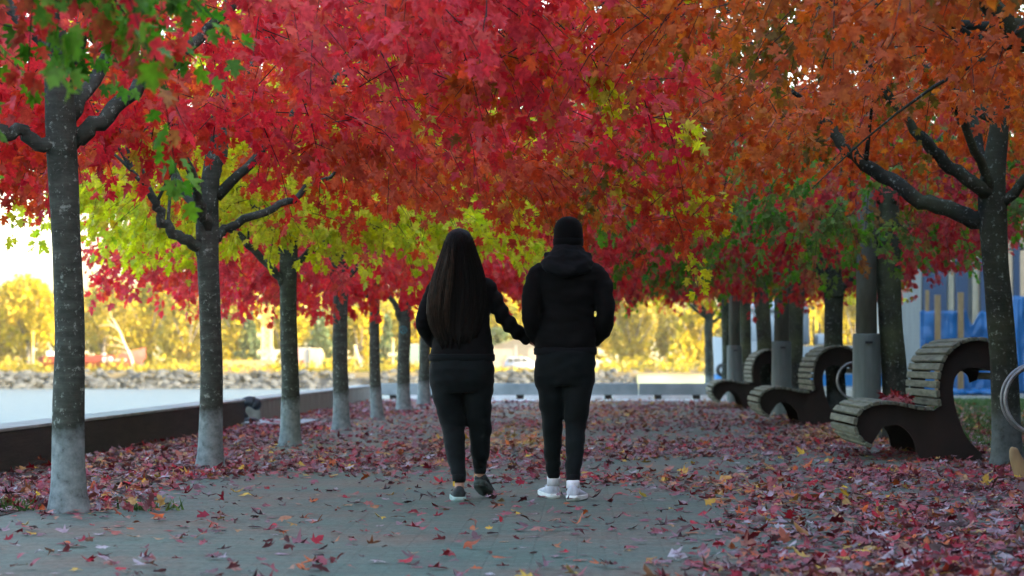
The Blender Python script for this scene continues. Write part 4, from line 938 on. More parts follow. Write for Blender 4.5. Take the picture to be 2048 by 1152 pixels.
# leaves on the near bench seat
rng = np.random.default_rng(8); n = 44
u = rng.beta(2.2, 2.2, n); vv = rng.uniform(0.05, 1.2, n)
pos = np.stack([2.46+0.27+0.27*u, 23.5+vv*0.9, 0.512+rng.uniform(0.0, 0.05, n)], 1)
tip = rand_unit(rng, n)*np.array([1, 1, 0.7]); nr = rand_unit(rng, n)*0.7+np.array([0, 0, 1.0])
M['litter_red'] = leaf_mat('litter_red', [(0.0, (0.10, 0.006, 0.012)), (0.5, (0.30, 0.010, 0.022)), (1.0, (0.20, 0.05, 0.03))], LIT2, trans=0.1, mixlo=0.9, mixhi=0.97, under=(0.40, 0.10, 0.14))
o = link('bench_leaves', leaves_mesh('bench_leaves', pos, tip, nr, 0.085*np.clip(rng.normal(1, 0.2, n), 0.6, 1.4), rng.uniform(0, 1, n), rng.uniform(0, 1, n)*0.92, 0, rng, 0.5, 0.3), M['litter_red'])
tag(o, 'heap of dark red leaves on the seat of the nearest bench', 'leaves', kind='stuff')
# grass
def grass(name, n, sampler, h, seed, label):
    rng = np.random.default_rng(seed); x, y, z = sampler(rng, n)
    a = rng.uniform(0, 6.283, n); hh = h*rng.uniform(0.5, 1.4, n); w = 0.006+0.004*rng.uniform(0, 1, n); ln = rng.normal(0, 0.5, (n, 2))*hh[:, None]
    A = np.stack([x-w*np.cos(a), y-w*np.sin(a), z], 1); B = np.stack([x+w*np.cos(a), y+w*np.sin(a), z], 1); C_ = np.stack([x+ln[:, 0], y+ln[:, 1], z+hh], 1)
    co = np.stack([A, B, C_], 1).reshape(-1, 3).astype(np.float32); me = bpy.data.meshes.new(name)
    me.vertices.add(3*n); me.vertices.foreach_set('co', co.ravel()); me.loops.add(3*n); me.loops.foreach_set('vertex_index', np.arange(3*n, dtype=np.int32))
    me.polygons.add(n); me.polygons.foreach_set('loop_start', np.arange(0, 3*n, 3, dtype=np.int32)); me.update(calc_edges=True)
    for an in ('rnd', 'cl'):
        at = me.attributes.new(an, 'FLOAT', 'FACE'); at.data.foreach_set('value', rng.uniform(0, 1, n).astype(np.float32))
    return tag(link(name, me, M['grass']), label, 'grass', kind='stuff')
M['grass'] = leaf_mat('grass', [(0.0, (0.02, 0.06, 0.012)), (0.6, (0.05, 0.12, 0.02)), (1.0, (0.12, 0.16, 0.04))], trans=0.3, under=(0.06, 0.12, 0.03))
grass('grass', 42000, lambda r, n: (4.08 + 8*r.uniform(0, 1, n)**1.4, r.uniform(15, 58.5, n), np.full(n, 0.02)), 0.07, 3, 'short lawn grass behind the benches')
def sprouts(r, n):
    cx = r.choice([-3.75, -3.55, -3.4, -3.3, -2.5, -4.0], n); return cx + r.normal(0, 0.09, n), 15.75 + r.normal(0, 0.10, n) + 0.3*(cx < -3.5), np.full(n, 0.004)
M_g = M['grass']
grass('grass', 420, sprouts, 0.06, 4, 'green weed sprouts at the foot of the crimson tree')

# ------------------------------------------------------------------ far shore
ZS = -0.40
s = MB().prism([(-2500, 273), (2500, 273), (2500, 3500), (-2500, 3500)], 'z', -3.0, ZS).build('far_shore_ground', noise_mat('shore_ground', (0.06, 0.05, 0.03), (0.12, 0.10, 0.06), 0.15, 0.95, 0)); tag(s, kind='structure')
M['rock'] = noise_mat('rock', (0.012, 0.015, 0.018), (0.040, 0.047, 0.053), 0.9, 0.9, 0.3)
rng = np.random.default_rng(5); mb = MB()
for i in range(900):
    t = rng.uniform(0, 1); x = rng.uniform(-72, 6); y = 268.6+5.2*t+rng.normal(0, 0.2); z = -2.15+1.75*t+rng.normal(0, 0.08); r_ = rng.uniform(0.22, 0.62)
    g = bmesh.ops.create_icosphere(mb.bm, subdivisions=1, radius=1.0)['verts']
    for v in g: v.co *= 1+rng.normal(0, 0.14)
    m = Matrix.Translation((x, y, z)) @ Matrix.Rotation(rng.uniform(0, 6), 4, 'Z') @ Matrix.Rotation(rng.normal(0, 0.3), 4, 'X') @ Matrix.Diagonal((r_*1.3, r_, r_*0.62, 1)); bmesh.ops.transform(mb.bm, matrix=m, verts=g)
tag(mb.build('rock_bank', M['rock']), 'bank of grey rocks along the far water edge', 'rocks', kind='stuff')
s = MB().prism([(268.2, -2.9), (274, -0.5), (274, -2.9)], 'x', -400, 6.0).build('bank_slope', M['rock']); tag(s, kind='structure')
s = MB().prism([(262.0, -2.9), (274, -0.42), (274, -2.9)], 'x', 6.0, 400).build('grass_bank', noise_mat('bank_grass', (0.10, 0.13, 0.07), (0.22, 0.23, 0.12), 0.4, 0.95, 0)); tag(s, kind='structure')
o = MB().box(2.5, 60, 281, 281.4, ZS, 0.05).build('far_barrier', noise_mat('pale_barrier', (0.095, 0.083, 0.07), (0.125, 0.112, 0.095), 0.3, 0.9, 0)); tag(o, 'long low pale barrier on the far shore below the yellow wood', 'wall')

def blob_crown(seed, n, rx, ry, rz, leaf, zc, lumps=9, cone=False, coh=0.5):
    rng = np.random.default_rng(seed)
    if cone:
        h = rng.uniform(0, 1, n)**1.3; a = rng.uniform(0, 6.283, n); rad = (1-h)*np.sqrt(rng.uniform(0.3, 1, n))*(0.75+0.25*np.sin(h*40))
        p = np.stack([rad*np.cos(a)*rx, rad*np.sin(a)*ry, zc-rz+2*rz*h], 1)
    else:
        c = rand_unit(rng, lumps)*rng.uniform(0.25, 0.72, lumps)[:, None]; rr = rng.uniform(0.30, 0.52, lumps); k = rng.integers(0, lumps, n)
        p = c[k] + rand_unit(rng, n)*(rr[k]*rng.uniform(0.55, 1.05, n))[:, None]; p = p*np.array([rx, ry, rz]) + np.array([0, 0, zc])
    tip = rand_unit(rng, n)+np.array([0, 0, -0.3]); nr = rand_unit(rng, n)+np.array([0, -0.2, 0.4])
    cl = np.clip(0.5+coh*np.array([mnoise.noise(Vector(q)*0.45+Vector((seed*2.7, 0, 0))) for q in p])*1.6+rng.normal(0, 0.1, n), 0, 1)
    return leaves_mesh('crown', p, tip, nr, leaf*rng.uniform(0.6, 1.4, n), rng.uniform(0, 1, n), cl, 2, rng, 0.2)
def far_tree(px, top, D, wpx, mat, seed, label, group=None, cone=False, n=1700, name='broadleaf_tree', low=0.16, bark='far_bark', leaf=0.36):
    n = int(n*1.9)
    x = X(px, D); zt = Z(top, D); hgt = zt-ZS; rx = wpx*D/F/2
    t = empty(name, (x, D, ZS), label, 'tree', group)
    mb = MB(); rng = np.random.default_rng(seed)
    mb.tube(smooth_path([(0, 0, -0.2), (0.1, 0, hgt*0.25), (0, 0.1, hgt*0.75)], 8), lerp_list([0.28, 0.2, 0.05], 8), 8)
    if not cone:
        for k in range(6):
            a = k*1.05+rng.uniform(-.3, .3); e = rx*0.6; z0 = hgt*rng.uniform(0.18, 0.3)
            mb.tube([(0, 0, z0), (e*0.45*math.cos(a), e*0.45*math.sin(a), z0+hgt*0.18), (e*math.cos(a), e*math.sin(a), z0+hgt*0.4)], [0.15, 0.09, 0.03], 6)
    mb.build('trunk', M[bark], t, True)
    zc = hgt*(0.5+low/2)
    link('crown', blob_crown(seed, n, rx, rx*0.8, hgt*(0.5-low/2)*1.12, leaf, zc, cone=cone), M[mat], t)
    return t
G_F = 'trees on the far shore'
far_tree(55, 525, 288, 165, 'far_yellow', 61, 'bright yellow tree with a dark forked trunk at the left picture edge across the water', G_F, n=2600, low=0.10)
far_tree(-95, 515, 290, 180, 'far_yellow', 62, 'yellow tree cut by the left picture edge across the water', G_F, n=1800)
far_tree(205, 548, 300, 140, 'far_pale', 63, 'pale yellow tree right behind the red boat', G_F, low=0.05)
far_tree(300, 522, 304, 150, 'far_yellow', 64, 'tall golden tree between the two nearest maple trunks across the water', G_F, low=0.02, n=2300)
far_tree(375, 560, 292, 120, 'far_pale', 65, 'thin pale olive tree just right of the red boat bow', G_F, low=0.0)
far_tree(470, 560, 300, 130, 'far_yellow', 66, 'golden tree left of the yellow lattice mast', G_F, low=0.0)
far_tree(500, 632, 290, 95, 'far_green', 67, 'dark green conifer left of the lattice mast foot', G_F, True, 1300, 'conifer_tree', 0.0)
far_tree(565, 580, 306, 110, 'far_yellow', 68, 'yellow tree directly behind the lattice mast', G_F)
far_tree(640, 628, 292, 105, 'far_green', 69, 'blue-green conifer behind the red and white hut', G_F, True, 1400, 'conifer_tree', 0.0)
far_tree(720, 600, 296, 100, 'far_yellow', 70, 'small orange-yellow tree right of the red and white hut', G_F, low=0.0)
far_tree(775, 640, 292, 60, 'far_green', 71, 'narrow dark conifer left of the beacon pole', G_F, True, 800, 'conifer_tree', 0.0)
far_tree(830, 590, 298, 110, 'far_yellow', 72, 'bright yellow tree showing left of the woman', G_F, low=0.0)
far_tree(985, 640, 305, 130, 'far_green', 73, 'rounded green tree behind the grey gabled shed', G_F, low=0.0)
far_tree(1060, 590, 310, 130, 'far_yellow', 74, 'golden tree rising between the two walkers', G_F, low=0.0)
far_tree(1265, 570, 300, 150, 'far_pale', 75, 'hazy yellow tree just right of the man', G_F, low=0.0)
far_tree(1390, 585, 296, 130, 'far_yellow', 76, 'hazy golden tree left of the farthest maple', G_F, low=0.0)
far_tree(1560, 570, 300, 170, 'far_yellow', 77, 'orange-gold tree behind the white boat', G_F, low=0.0)
far_tree(1710, 560, 300, 150, 'far_yellow', 78, 'golden tree between the leaning maple and the nearest lamp post', G_F, low=0.0)
# the wood behind them reads as one mass
rng = np.random.default_rng(99); Ps = []
for i in range(46):
    px = -260+i*56+rng.normal(0, 10); D = rng.uniform(312, 345); zt = Z(rng.uniform(545, 590), D)
    n = 1800; rx = 4.2; hz = (zt-ZS)/2
    c = rand_unit(rng, 7)*0.5; k = rng.integers(0, 7, n); p = c[k]+rand_unit(rng, n)*0.45
    Ps.append(p*np.array([rx, rx, hz*1.05])+np.array([X(px, D), D, ZS+hz]))
p = np.concatenate(Ps); n = len(p); tip = rand_unit(rng, n); nr = rand_unit(rng, n)+np.array([0, -0.2, 0.4])
clw = np.clip(0.5+1.1*np.array([mnoise.noise(Vector(q)*0.13) for q in p])+rng.normal(0, 0.1, n), 0, 1)
o = link('far_wood', leaves_mesh('far_wood', p, tip, nr, 0.45*rng.uniform(0.6, 1.4, n), rng.uniform(0, 1, n), clw, 2, rng, 0.2), M['far_pale']); tag(o, 'hazy wood of yellow autumn trees across the water', 'wood', kind='stuff')
# undergrowth along the shore
n = 9000; px = rng.uniform(-120, 1900, n); D = rng.uniform(277, 290, n); hh = np.abs(rng.normal(0, 0.55, n))*(0.6+0.8*np.clip(np.array([mnoise.noise(Vector((q*0.02, 0, 5))) for q in px])+0.4, 0, 1))
hh *= np.where((px > 930) & (px < 1200), 0.25, 1)
p = np.stack([(px-VX)*D/F, D, ZS+hh], 1); tip = rand_unit(rng, n)+np.array([0, 0, 0.6]); nr = rand_unit(rng, n)+np.array([0, -0.3, 0.3])
o = link('shore_undergrowth', leaves_mesh('shore_undergrowth', p, tip, nr, 0.4*rng.uniform(0.5, 1.4, n), rng.uniform(0, 1, n), rng.uniform(0, 1, n), 2, rng, 0.2), M['far_pale']); tag(o, 'straw coloured weeds and low bushes along the far shore', 'undergrowth', kind='stuff')
# bare pale tree leaning
t = empty('bare_tree', (X(270, 279), 279, ZS), 'bare pale leaning tree above the red boat', 'tree', G_F)
def fp(px, py, D=279): return Vector((X(px, D)-X(270, 279), 0, Z(py, D)-ZS))
mb = MB()
for pts, r0 in (([(268, 744), (262, 715), (250, 690), (238, 660), (226, 638)], 0.16), ([(243, 670), (232, 655), (215, 650), (195, 653)], 0.08), ([(238, 660), (225, 650), (213, 636)], 0.07), ([(248, 687), (232, 678), (212, 672)], 0.06),
                ([(255, 700), (240, 692), (222, 690), (205, 686)], 0.06), ([(258, 708), (240, 702), (218, 704)], 0.05), ([(232, 650), (222, 632), (218, 618)], 0.05)):
    P_ = smooth_path([fp(*q) for q in pts], 10); mb.tube(P_, lerp_list([r0, r0*0.25], 10), 6)
mb.build('trunk', M['far_bark_pale'], t, True)

# red boat hauled out on the shore
M['boat_red'] = noise_mat('boat_red', (0.13, 0.012, 0.009), (0.17, 0.018, 0.013), 0.8, 0.6, 0.05); M['lettering'] = noise_mat('lettering_white', (0.40, 0.38, 0.36), (0.45, 0.43, 0.41), 3, 0.6, 0)
BD = 281; bo = empty('red_boat', (X(190, BD), BD, ZS), 'red hulled boat standing on the far shore behind the nearest maple', 'boat')
def bx(px): return X(px, BD)-X(190, BD)
def bz(py): return Z(py, BD)-ZS
bm = bmesh.new(); rs = []
for (px, top, bot, w) in ((78, 716, 736, 0.7), (90, 712, 737, 1.2), (130, 711, 738, 1.45), (180, 711, 738, 1.5), (230, 709, 737, 1.35), (262, 703, 735, 0.8), (280, 698, 731, 0.35), (291, 695, 716, 0.05)):
    zt, zb = bz(top), bz(bot); ring = [(-w, zt), (-w*0.95, zt-0.45*(zt-zb)), (-w*0.55, zb+0.12), (0, zb), (w*0.55, zb+0.12), (w*0.95, zt-0.45*(zt-zb)), (w, zt), (w*0.85, zt-0.02), (-w*0.85, zt-0.02)]
    rs.append([bm.verts.new((bx(px)+(0.3 if a < 0 else 0)*0, a, b2)) for a, b2 in ring])
for A, B in zip(rs, rs[1:]):
    for k in range(9): bm.faces.new((A[k], A[(k+1) % 9], B[(k+1) % 9], B[k]))
bm.faces.new(rs[0][::-1]); bm.faces.new(rs[-1])
link('hull', bm_mesh(bm, 'hull'), M['boat_red'], bo)
mb = MB()
for k, px in enumerate((214, 226)): mb.box(bx(px-4), bx(px+4), -1.56, -1.48, bz(724-k), bz(715-k), bevel=0.02)
for k in range(6): mb.box(bx(233+k*4.2), bx(236+k*4.2), -1.44, -1.36, bz(722), bz(717.5))
mb.build('lettering', M['lettering'], bo)
mb = MB(); mb.box(bx(205), bx(212), -0.3, 0.3, bz(711), bz(707)); mb.build('hatch', M['lettering'], bo)
for px in (100, 150, 200, 250):
    mb = MB(); mb.box(bx(px)-0.12, bx(px)+0.12, -0.8, 0.8, 0, bz(735.5)); mb.build('cradle_beam', M['far_bark'], bo)
mb = MB(); mb.box(bx(95), bx(118), -0.6, 0.6, bz(714), bz(703), bevel=0.05); mb.build('wheelhouse', M['lettering'], bo)

M['cream'] = noise_mat('cream_paint', (0.27, 0.22, 0.125), (0.33, 0.27, 0.16), 1, 0.6, 0); M['mast_yellow'] = noise_mat('mast_yellow', (0.25, 0.15, 0.035), (0.29, 0.18, 0.05), 1, 0.6, 0); M['pale'] = noise_mat('pale_paint', (0.20, 0.20, 0.19), (0.25, 0.25, 0.24), 1, 0.6, 0)
# thin light pole
t = empty('light_pole', (X(66, 279), 279, ZS), 'thin white pole with orange top left of the red boat', 'pole')
mb = MB(); mb.tube([(0, 0, 0), (0, 0, Z(692, 279)-ZS)], 0.09, 8); mb.build('pole', M['cream'], t)
mb = MB(); mb.tube([(0, 0, Z(692, 279)-ZS), (0, 0, Z(664, 279)-ZS)], 0.085, 8); mb.ball((0, 0, Z(666, 279)-ZS), 0.17); mb.build('top_section', noise_mat('orange_paint', (0.60, 0.30, 0.04), (0.66, 0.36, 0.06), 1, 0.6, 0), t)
# lattice mast
CD = 284; t = empty('lattice_mast', (X(534, CD), CD, ZS), 'yellow and white lattice crane mast with small platforms across the water', 'crane')
w = 0.46; top = Z(610, CD)-ZS
for k, (z0, z1, mt) in enumerate(((0, 1.6, 'pale'), (1.6, 4.8, 'cream'), (4.8, top, 'mast_yellow'))):
    mb = MB()
    for sx in (-w, w):
        for sy in (-w, w): mb.box(sx-0.07, sx+0.07, sy-0.07, sy+0.07, z0, z1)
    nz_ = int((z1-z0)/0.62)
    for i in range(nz_):
        za = z0+i*(z1-z0)/nz_; zb_ = z0+(i+1)*(z1-z0)/nz_
        for sy in (-w, w):
            mb.tube([(-w, sy, za), (w, sy, zb_)], 0.045, 5); mb.tube([(w, sy, za), (-w, sy, zb_)], 0.045, 5); mb.tube([(-w, sy, za), (w, sy, za)], 0.045, 5)
            mb.tube([(sy, -w, za), (sy, w, zb_)], 0.045, 5)
    mb.build('mast_section', M[mt], t)
for z_ in (1.9, 3.7, 5.6):
    mb = MB(); mb.box(-1.0, -w-0.05, -0.5, 0.5, z_, z_+0.42, bevel=0.03); mb.build('platform', M['cream'], t)
mb = MB(); mb.box(-0.3, 2.2, -0.1, 0.1, 2.15, 2.35); mb.build('boom', M['pale'], t)
# red and white chequered hut
M['hut_red'] = noise_mat('hut_red', (0.17, 0.012, 0.013), (0.21, 0.017, 0.018), 1, 0.7, 0)
HD = 283; t = empty('chequered_hut', (X(603, HD), HD, ZS), 'small hut with red and white chequered side across the water', 'hut')
hx = lambda px: X(px, HD)-X(603, HD); hz_ = lambda py: Z(py, HD)-ZS
mb = MB(); mb.box(hx(588), hx(619), 0, 1.6, 0, hz_(697)); mb.build('wall', M['pale'], t)
mb = MB()
for (a, b2, c, d_) in ((588, 598, 719, 697), (598.5, 608, 741, 720), (609, 619, 719, 697.5)):
    if a > 605: continue
    mb.box(hx(a), hx(b2), -0.04, -0.005, hz_(c), hz_(d_))
mb.build('red_squares', M['hut_red'], t)
mb = MB(); mb.box(hx(619.3), hx(641), -0.3, 1.5, 0.25, hz_(697), bevel=0.04); mb.box(hx(641.2), hx(647), -0.1, 0.6, hz_(719), hz_(704), bevel=0.04); mb.build('white_annex', M['cream'], t)
mb = MB(); mb.box(hx(587), hx(620), -0.06, 1.7, hz_(697)+0.003, hz_(695.5)); mb.build('roof', M['pale'], t)
# white davit frame
t = empty('davit_frame', (X(705, 280), 280, ZS), 'white angled davit frame between two maple trunks across the water', 'frame')
g = lambda px, py: Vector((X(px, 280)-X(705, 280), 0, Z(py, 280)-ZS))
mb = MB()
for a, b2, r_ in (((693, 744), (693, 702), 0.09), ((709, 690), (724, 742), 0.13), ((693, 716), (716, 716), 0.11), ((693, 702), (699, 704), 0.08), ((709, 690), (711, 745), 0.07)): mb.tube([g(*a), g(*b2)], r_, 8)
mb.build('frame', M['cream'], t)
# beacon pole
t = empty('beacon_pole', (X(786, 281), 281, ZS), 'short golden beacon pole with crossbar left of the marked maple', 'pole')
mb = MB(); mb.tube([(0, 0, 0), (0, 0, Z(682, 281)-ZS)], 0.08, 8); mb.box(-0.5, 0.35, -0.1, 0.1, Z(712, 281)-ZS, Z(706, 281)-ZS); mb.build('pole', M['cream'], t)
mb = MB(); mb.ball((0, 0, Z(680, 281)-ZS), (0.16, 0.16, 0.22)); mb.build('lamp', M['mast_yellow'], t, True)
# blue-white drum and green container
mb = MB(); mb.lathe([(0, 0), (0.28, 0), (0.28, 1.55), (0.24, 1.6), (0, 1.6)], 16); o = mb.build('water_tank', M['pale'], None, True, (X(744, 279), 279, ZS)); tag(o, 'pale blue-white upright tank beside the slender maple across the water', 'tank')
CDn = 284; t = empty('green_container', (X(832, CDn), CDn, ZS), 'dull green container between the last maples across the water', 'container')
mb = MB(); mb.box(-0.9, 0.9, 0, 2.2, 0.02, Z(690, CDn)-ZS, bevel=0.03)
for k in range(9): mb.box(-0.82+k*0.2, -0.74+k*0.2, -0.03, 0.0, 0.1, Z(692, CDn)-ZS)
mb.build('body', noise_mat('container_green', (0.10, 0.16, 0.14), (0.14, 0.20, 0.17), 1, 0.7, 0), t)
mb = MB(); mb.box(-0.95, 0.95, -0.06, 2.25, Z(690, CDn)-ZS+0.004, Z(688, CDn)-ZS); mb.build('roof', M['pale'], t)
# low wooden fence
t = empty('shore_fence', (X(490, 279), 279, ZS), 'low straw-coloured board fence left of the lattice mast', 'fence')
mb = MB()
for k in range(30): mb.box(-2.7+k*0.19, -2.56+k*0.19, -0.02, 0.02, 0, 1.25+0.05*math.sin(k*2.3))
mb.build('boards', M['tan'], t)
mb = MB(); mb.box(-2.7, 3.0, 0.021, 0.06, 0.3, 0.4); mb.box(-2.7, 3.0, 0.021, 0.06, 0.9, 1.0); mb.build('rails', M['tan'], t)

# gabled shed
SD = 290; t = empty('gabled_shed', (X(1047, SD), SD, ZS), 'pale grey gabled shed with ribbed metal front seen between the walkers', 'shed')
gx = lambda px: X(px, SD)-X(1047, SD); gz = lambda py: Z(py, SD)-ZS
M['shed'] = noise_mat('shed_metal', (0.085, 0.080, 0.070), (0.11, 0.103, 0.092), 1, 0.6, 0); M['shed_pale'] = noise_mat('shed_pale', (0.125, 0.112, 0.098), (0.15, 0.135, 0.118), 1, 0.6, 0)
mb = MB(); mb.prism([(gx(984), 0), (gx(1110), 0), (gx(1110), gz(695)), (gx(1047), gz(675)), (gx(984), gz(695))], 'y', 0, 8); mb.build('wall', M['shed_pale'], t)
mb = MB()
for k in range(42):
    a = gx(985)+k*(gx(1109)-gx(985))/42; px_mid = 985+k*3+1.5; topz = gz(695-20*(1-abs(px_mid-1047)/63))
    mb.box(a, a+0.09, -0.05, -0.003, gz(697), topz-0.02)
mb.build('ribbed_gable', M['shed'], t)
mb = MB()
for k in range(9): mb.box(gx(1035)+k*0.085*1.6, gx(1035)+k*0.085*1.6+0.09, -0.05, -0.003, 0.0, gz(697.5))
mb.build('ribbed_door', M['shed'], t)
mb = MB(); mb.prism([(gx(981), gz(696)), (gx(1047), gz(675)+0.003), (gx(1113), gz(696)), (gx(1113), gz(694)), (gx(1047), gz(672.5)), (gx(981), gz(694))], 'y', -0.3, 8.2); mb.build('roof', M['shed'], t)
mb = MB(); mb.box(gx(1030.5), gx(1033.5), -0.08, -0.055, 0, gz(690)); mb.build('downpipe', M['pale'], t)
for px in (1012, 1041):
    mb = MB(); mb.tube([(gx(px), -0.8, 0), (gx(px), -0.8, gz(715))], 0.04, 6); mb.ball((gx(px), -0.8, gz(713)), (0.12, 0.12, 0.16)); o = mb.build('marker_post', M['mast_yellow'], None, False, (X(1047, SD), SD, ZS)); tag(o, 'yellow marker post behind the %s of the parked white car' % ('rear' if px == 1012 else 'middle'), 'post', 'yellow marker posts by the shed')

# parked white car (side view)
VD = 281; car = empty('parked_car', (X(1048, VD), VD, ZS), 'white estate car parked in front of the grey shed', 'car')
M['car_white'] = noise_mat('car_white', (0.26, 0.27, 0.30), (0.30, 0.31, 0.34), 1, 0.25, 0, spec=0.6); M['glass'] = noise_mat('car_glass', (0.02, 0.025, 0.03), (0.05, 0.06, 0.07), 2, 0.08, 0, spec=0.6); M['tyre'] = noise_mat('tyre', (0.012, 0.012, 0.013), (0.03, 0.03, 0.03), 10, 0.8, 0.1)
prof = [(-2.05, 0.42), (-2.1, 0.75), (-2.0, 1.0), (-1.75, 1.48), (-1.5, 1.56), (0.0, 1.58), (0.35, 1.5), (0.95, 1.02), (1.7, 0.92), (2.05, 0.75), (2.1, 0.42), (1.75, 0.32), (1.62, 0.55), (1.35, 0.66), (1.05, 0.55), (0.95, 0.30), (-0.95, 0.30), (-1.05, 0.55), (-1.35, 0.66), (-1.62, 0.55), (-1.75, 0.32)]
mb = MB(); mb.prism(prof, 'y', -0.85, 0.85); bmesh.ops.bevel(mb.bm, geom=[e for e in mb.bm.edges], offset=0.05, segments=2, affect='EDGES'); mb.build('body', M['car_white'], car, True)
for pl in ([(-1.78, 1.04), (-1.6, 1.44), (-1.15, 1.48), (-1.1, 1.04)], [(-1.02, 1.04), (-1.02, 1.48), (-0.3, 1.50), (-0.3, 1.04)], [(-0.22, 1.04), (-0.22, 1.50), (0.1, 1.48), (0.68, 1.04)]):
    mb = MB(); mb.prism(pl, 'y', -0.862, -0.80); mb.build('side_window', M['glass'], car)
for xx in (-1.35, 1.35):
    for yy in (-0.80, 0.62):
        mb = MB(); mb.lathe([(0.0, 0), (0.32, 0), (0.33, 0.03), (0.33, 0.15), (0.32, 0.18), (0, 0.18)], 24, (xx, yy, 0.33), 'y'); wh = mb.build('wheel', M['tyre'], car)
        mb = MB(); mb.lathe([(0.0, -0.012), (0.2, -0.012), (0.2, 0.02)], 16, (xx, yy, 0.33), 'y'); mb.build('rim', M['shed'], wh)
mb = MB(); mb.box(-2.12, -2.02, -0.84, -0.6, 0.82, 1.0, bevel=0.02); mb.build('tail_light', M['hut_red'], car)
mb = MB(); mb.box(1.95, 2.08, -0.82, -0.5, 0.68, 0.82, bevel=0.02); mb.build('headlight', M['pale'], car)

# white boat moored behind the end wall
M['boat_white'] = noise_mat('boat_white', (0.27, 0.31, 0.33), (0.33, 0.36, 0.38), 0.6, 0.4, 0.03, spec=0.5); M['boat_blue'] = noise_mat('boat_blue', (0.02, 0.16, 0.42), (0.03, 0.21, 0.50), 0.6, 0.45, 0.02, spec=0.5)
WB = 92.0; bo = empty('white_boat', (X(1570, WB), WB, -2.0), 'white and blue work boat moored behind the maple trunks beyond the end wall', 'boat')
bx = lambda px: X(px, WB)-X(1570, WB); bz = lambda py: Z(py, WB)+2.0
def hull(rows, name, mat):
    bm = bmesh.new(); rs = []
    for (px, w, z0, z1) in rows:
        x_ = bx(px); rs.append([bm.verts.new((x_, a, b2)) for a, b2 in ((-w, z1), (-w*0.92, z0), (w*0.92, z0), (w, z1))])
    for A, B in zip(rs, rs[1:]):
        for k in range(4): bm.faces.new((A[k], A[(k+1) % 4], B[(k+1) % 4], B[k]))
    bm.faces.new(rs[0][::-1]); bm.faces.new(rs[-1]); return link(name, bm_mesh(bm, name), mat, bo)
st = [(1412, 0.12), (1428, 0.6), (1455, 1.1), (1500, 1.5), (1580, 1.65), (1680, 1.65), (1760, 1.5)]
hull([(p, w*1.0, bz(748), bz(672+min(20, (p-1412)*0.12))) for p, w in st], 'hull', M['boat_white'])
hull([(p+4, w*0.95, bz(771), bz(748)-0.004) for p, w in st], 'blue_stripe', M['boat_blue'])
hull([(p+8, w*0.9, 0.0-0.4, bz(771)-0.004) for p, w in st], 'lower_hull', M['boat_white'])
mb = MB(); mb.prism([(bx(1482), bz(690)), (bx(1490), bz(625)), (bx(1500), bz(606)), (bx(1520), bz(602)), (bx(1600), bz(602)), (bx(1612), bz(612)), (bx(1614), bz(690))], 'y', -1.2, 1.2); bmesh.ops.bevel(mb.bm, geom=[e for e in mb.bm.edges], offset=0.08, segments=2, affect='EDGES'); cb = mb.build('cabin', M['boat_white'], bo, True)
mb = MB(); mb.box(bx(1493), bx(1609), -1.32, -1.18, bz(623), bz(618), bevel=0.03); mb.build('roof_rail', M['pale'], cb)
for a, b2 in ((1512, 1535), (1545, 1568), (1578, 1600)):
    mb = MB(); mb.box(bx(a), bx(b2), -1.215, -1.19, bz(664), bz(636), bevel=0.01); mb.build('window', noise_mat('boat_glass', (0.20, 0.26, 0.30), (0.28, 0.34, 0.38), 1, 0.15, 0), cb)
mb = MB(); mb.tube([(bx(1614), 0, bz(690)), (bx(1612), 0, bz(582))], 0.06, 8); mb.build('mast', M['boat_white'], bo)
mb = MB(); mb.tube([(bx(1612), 0, bz(612)), (bx(1626), 0, bz(613))], 0.035, 6); mb.box(bx(1623), bx(1629), -0.1, 0.1, bz(620), bz(612)); mb.build('radar', M['darkmetal'], bo)
for px, tp in ((1617, 628), (1629, 632), (1640, 645)):
    mb = MB(); mb.tube([(bx(px), 0.3, bz(690)), (bx(px), 0.3, bz(tp))], 0.035, 8); mb.build('pole', M['shed'], bo)
mb = MB(); mb.box(bx(1630), bx(1680), -1.0, 0.8, bz(690), bz(668), bevel=0.08); mb.build('deck_box', M['boat_white'], bo, True)
for px, py in ((1442, 740), (1660, 738)):
    mb = MB(); mb.lathe([(0.10, -0.10), (0.20, -0.10), (0.24, 0), (0.20, 0.10), (0.10, 0.10), (0.10, -0.10)], 20, (bx(px), -1.75 if px > 1500 else -1.1, bz(py)), 'y'); mb.build('tyre_fender', M['tyre'], bo, True)

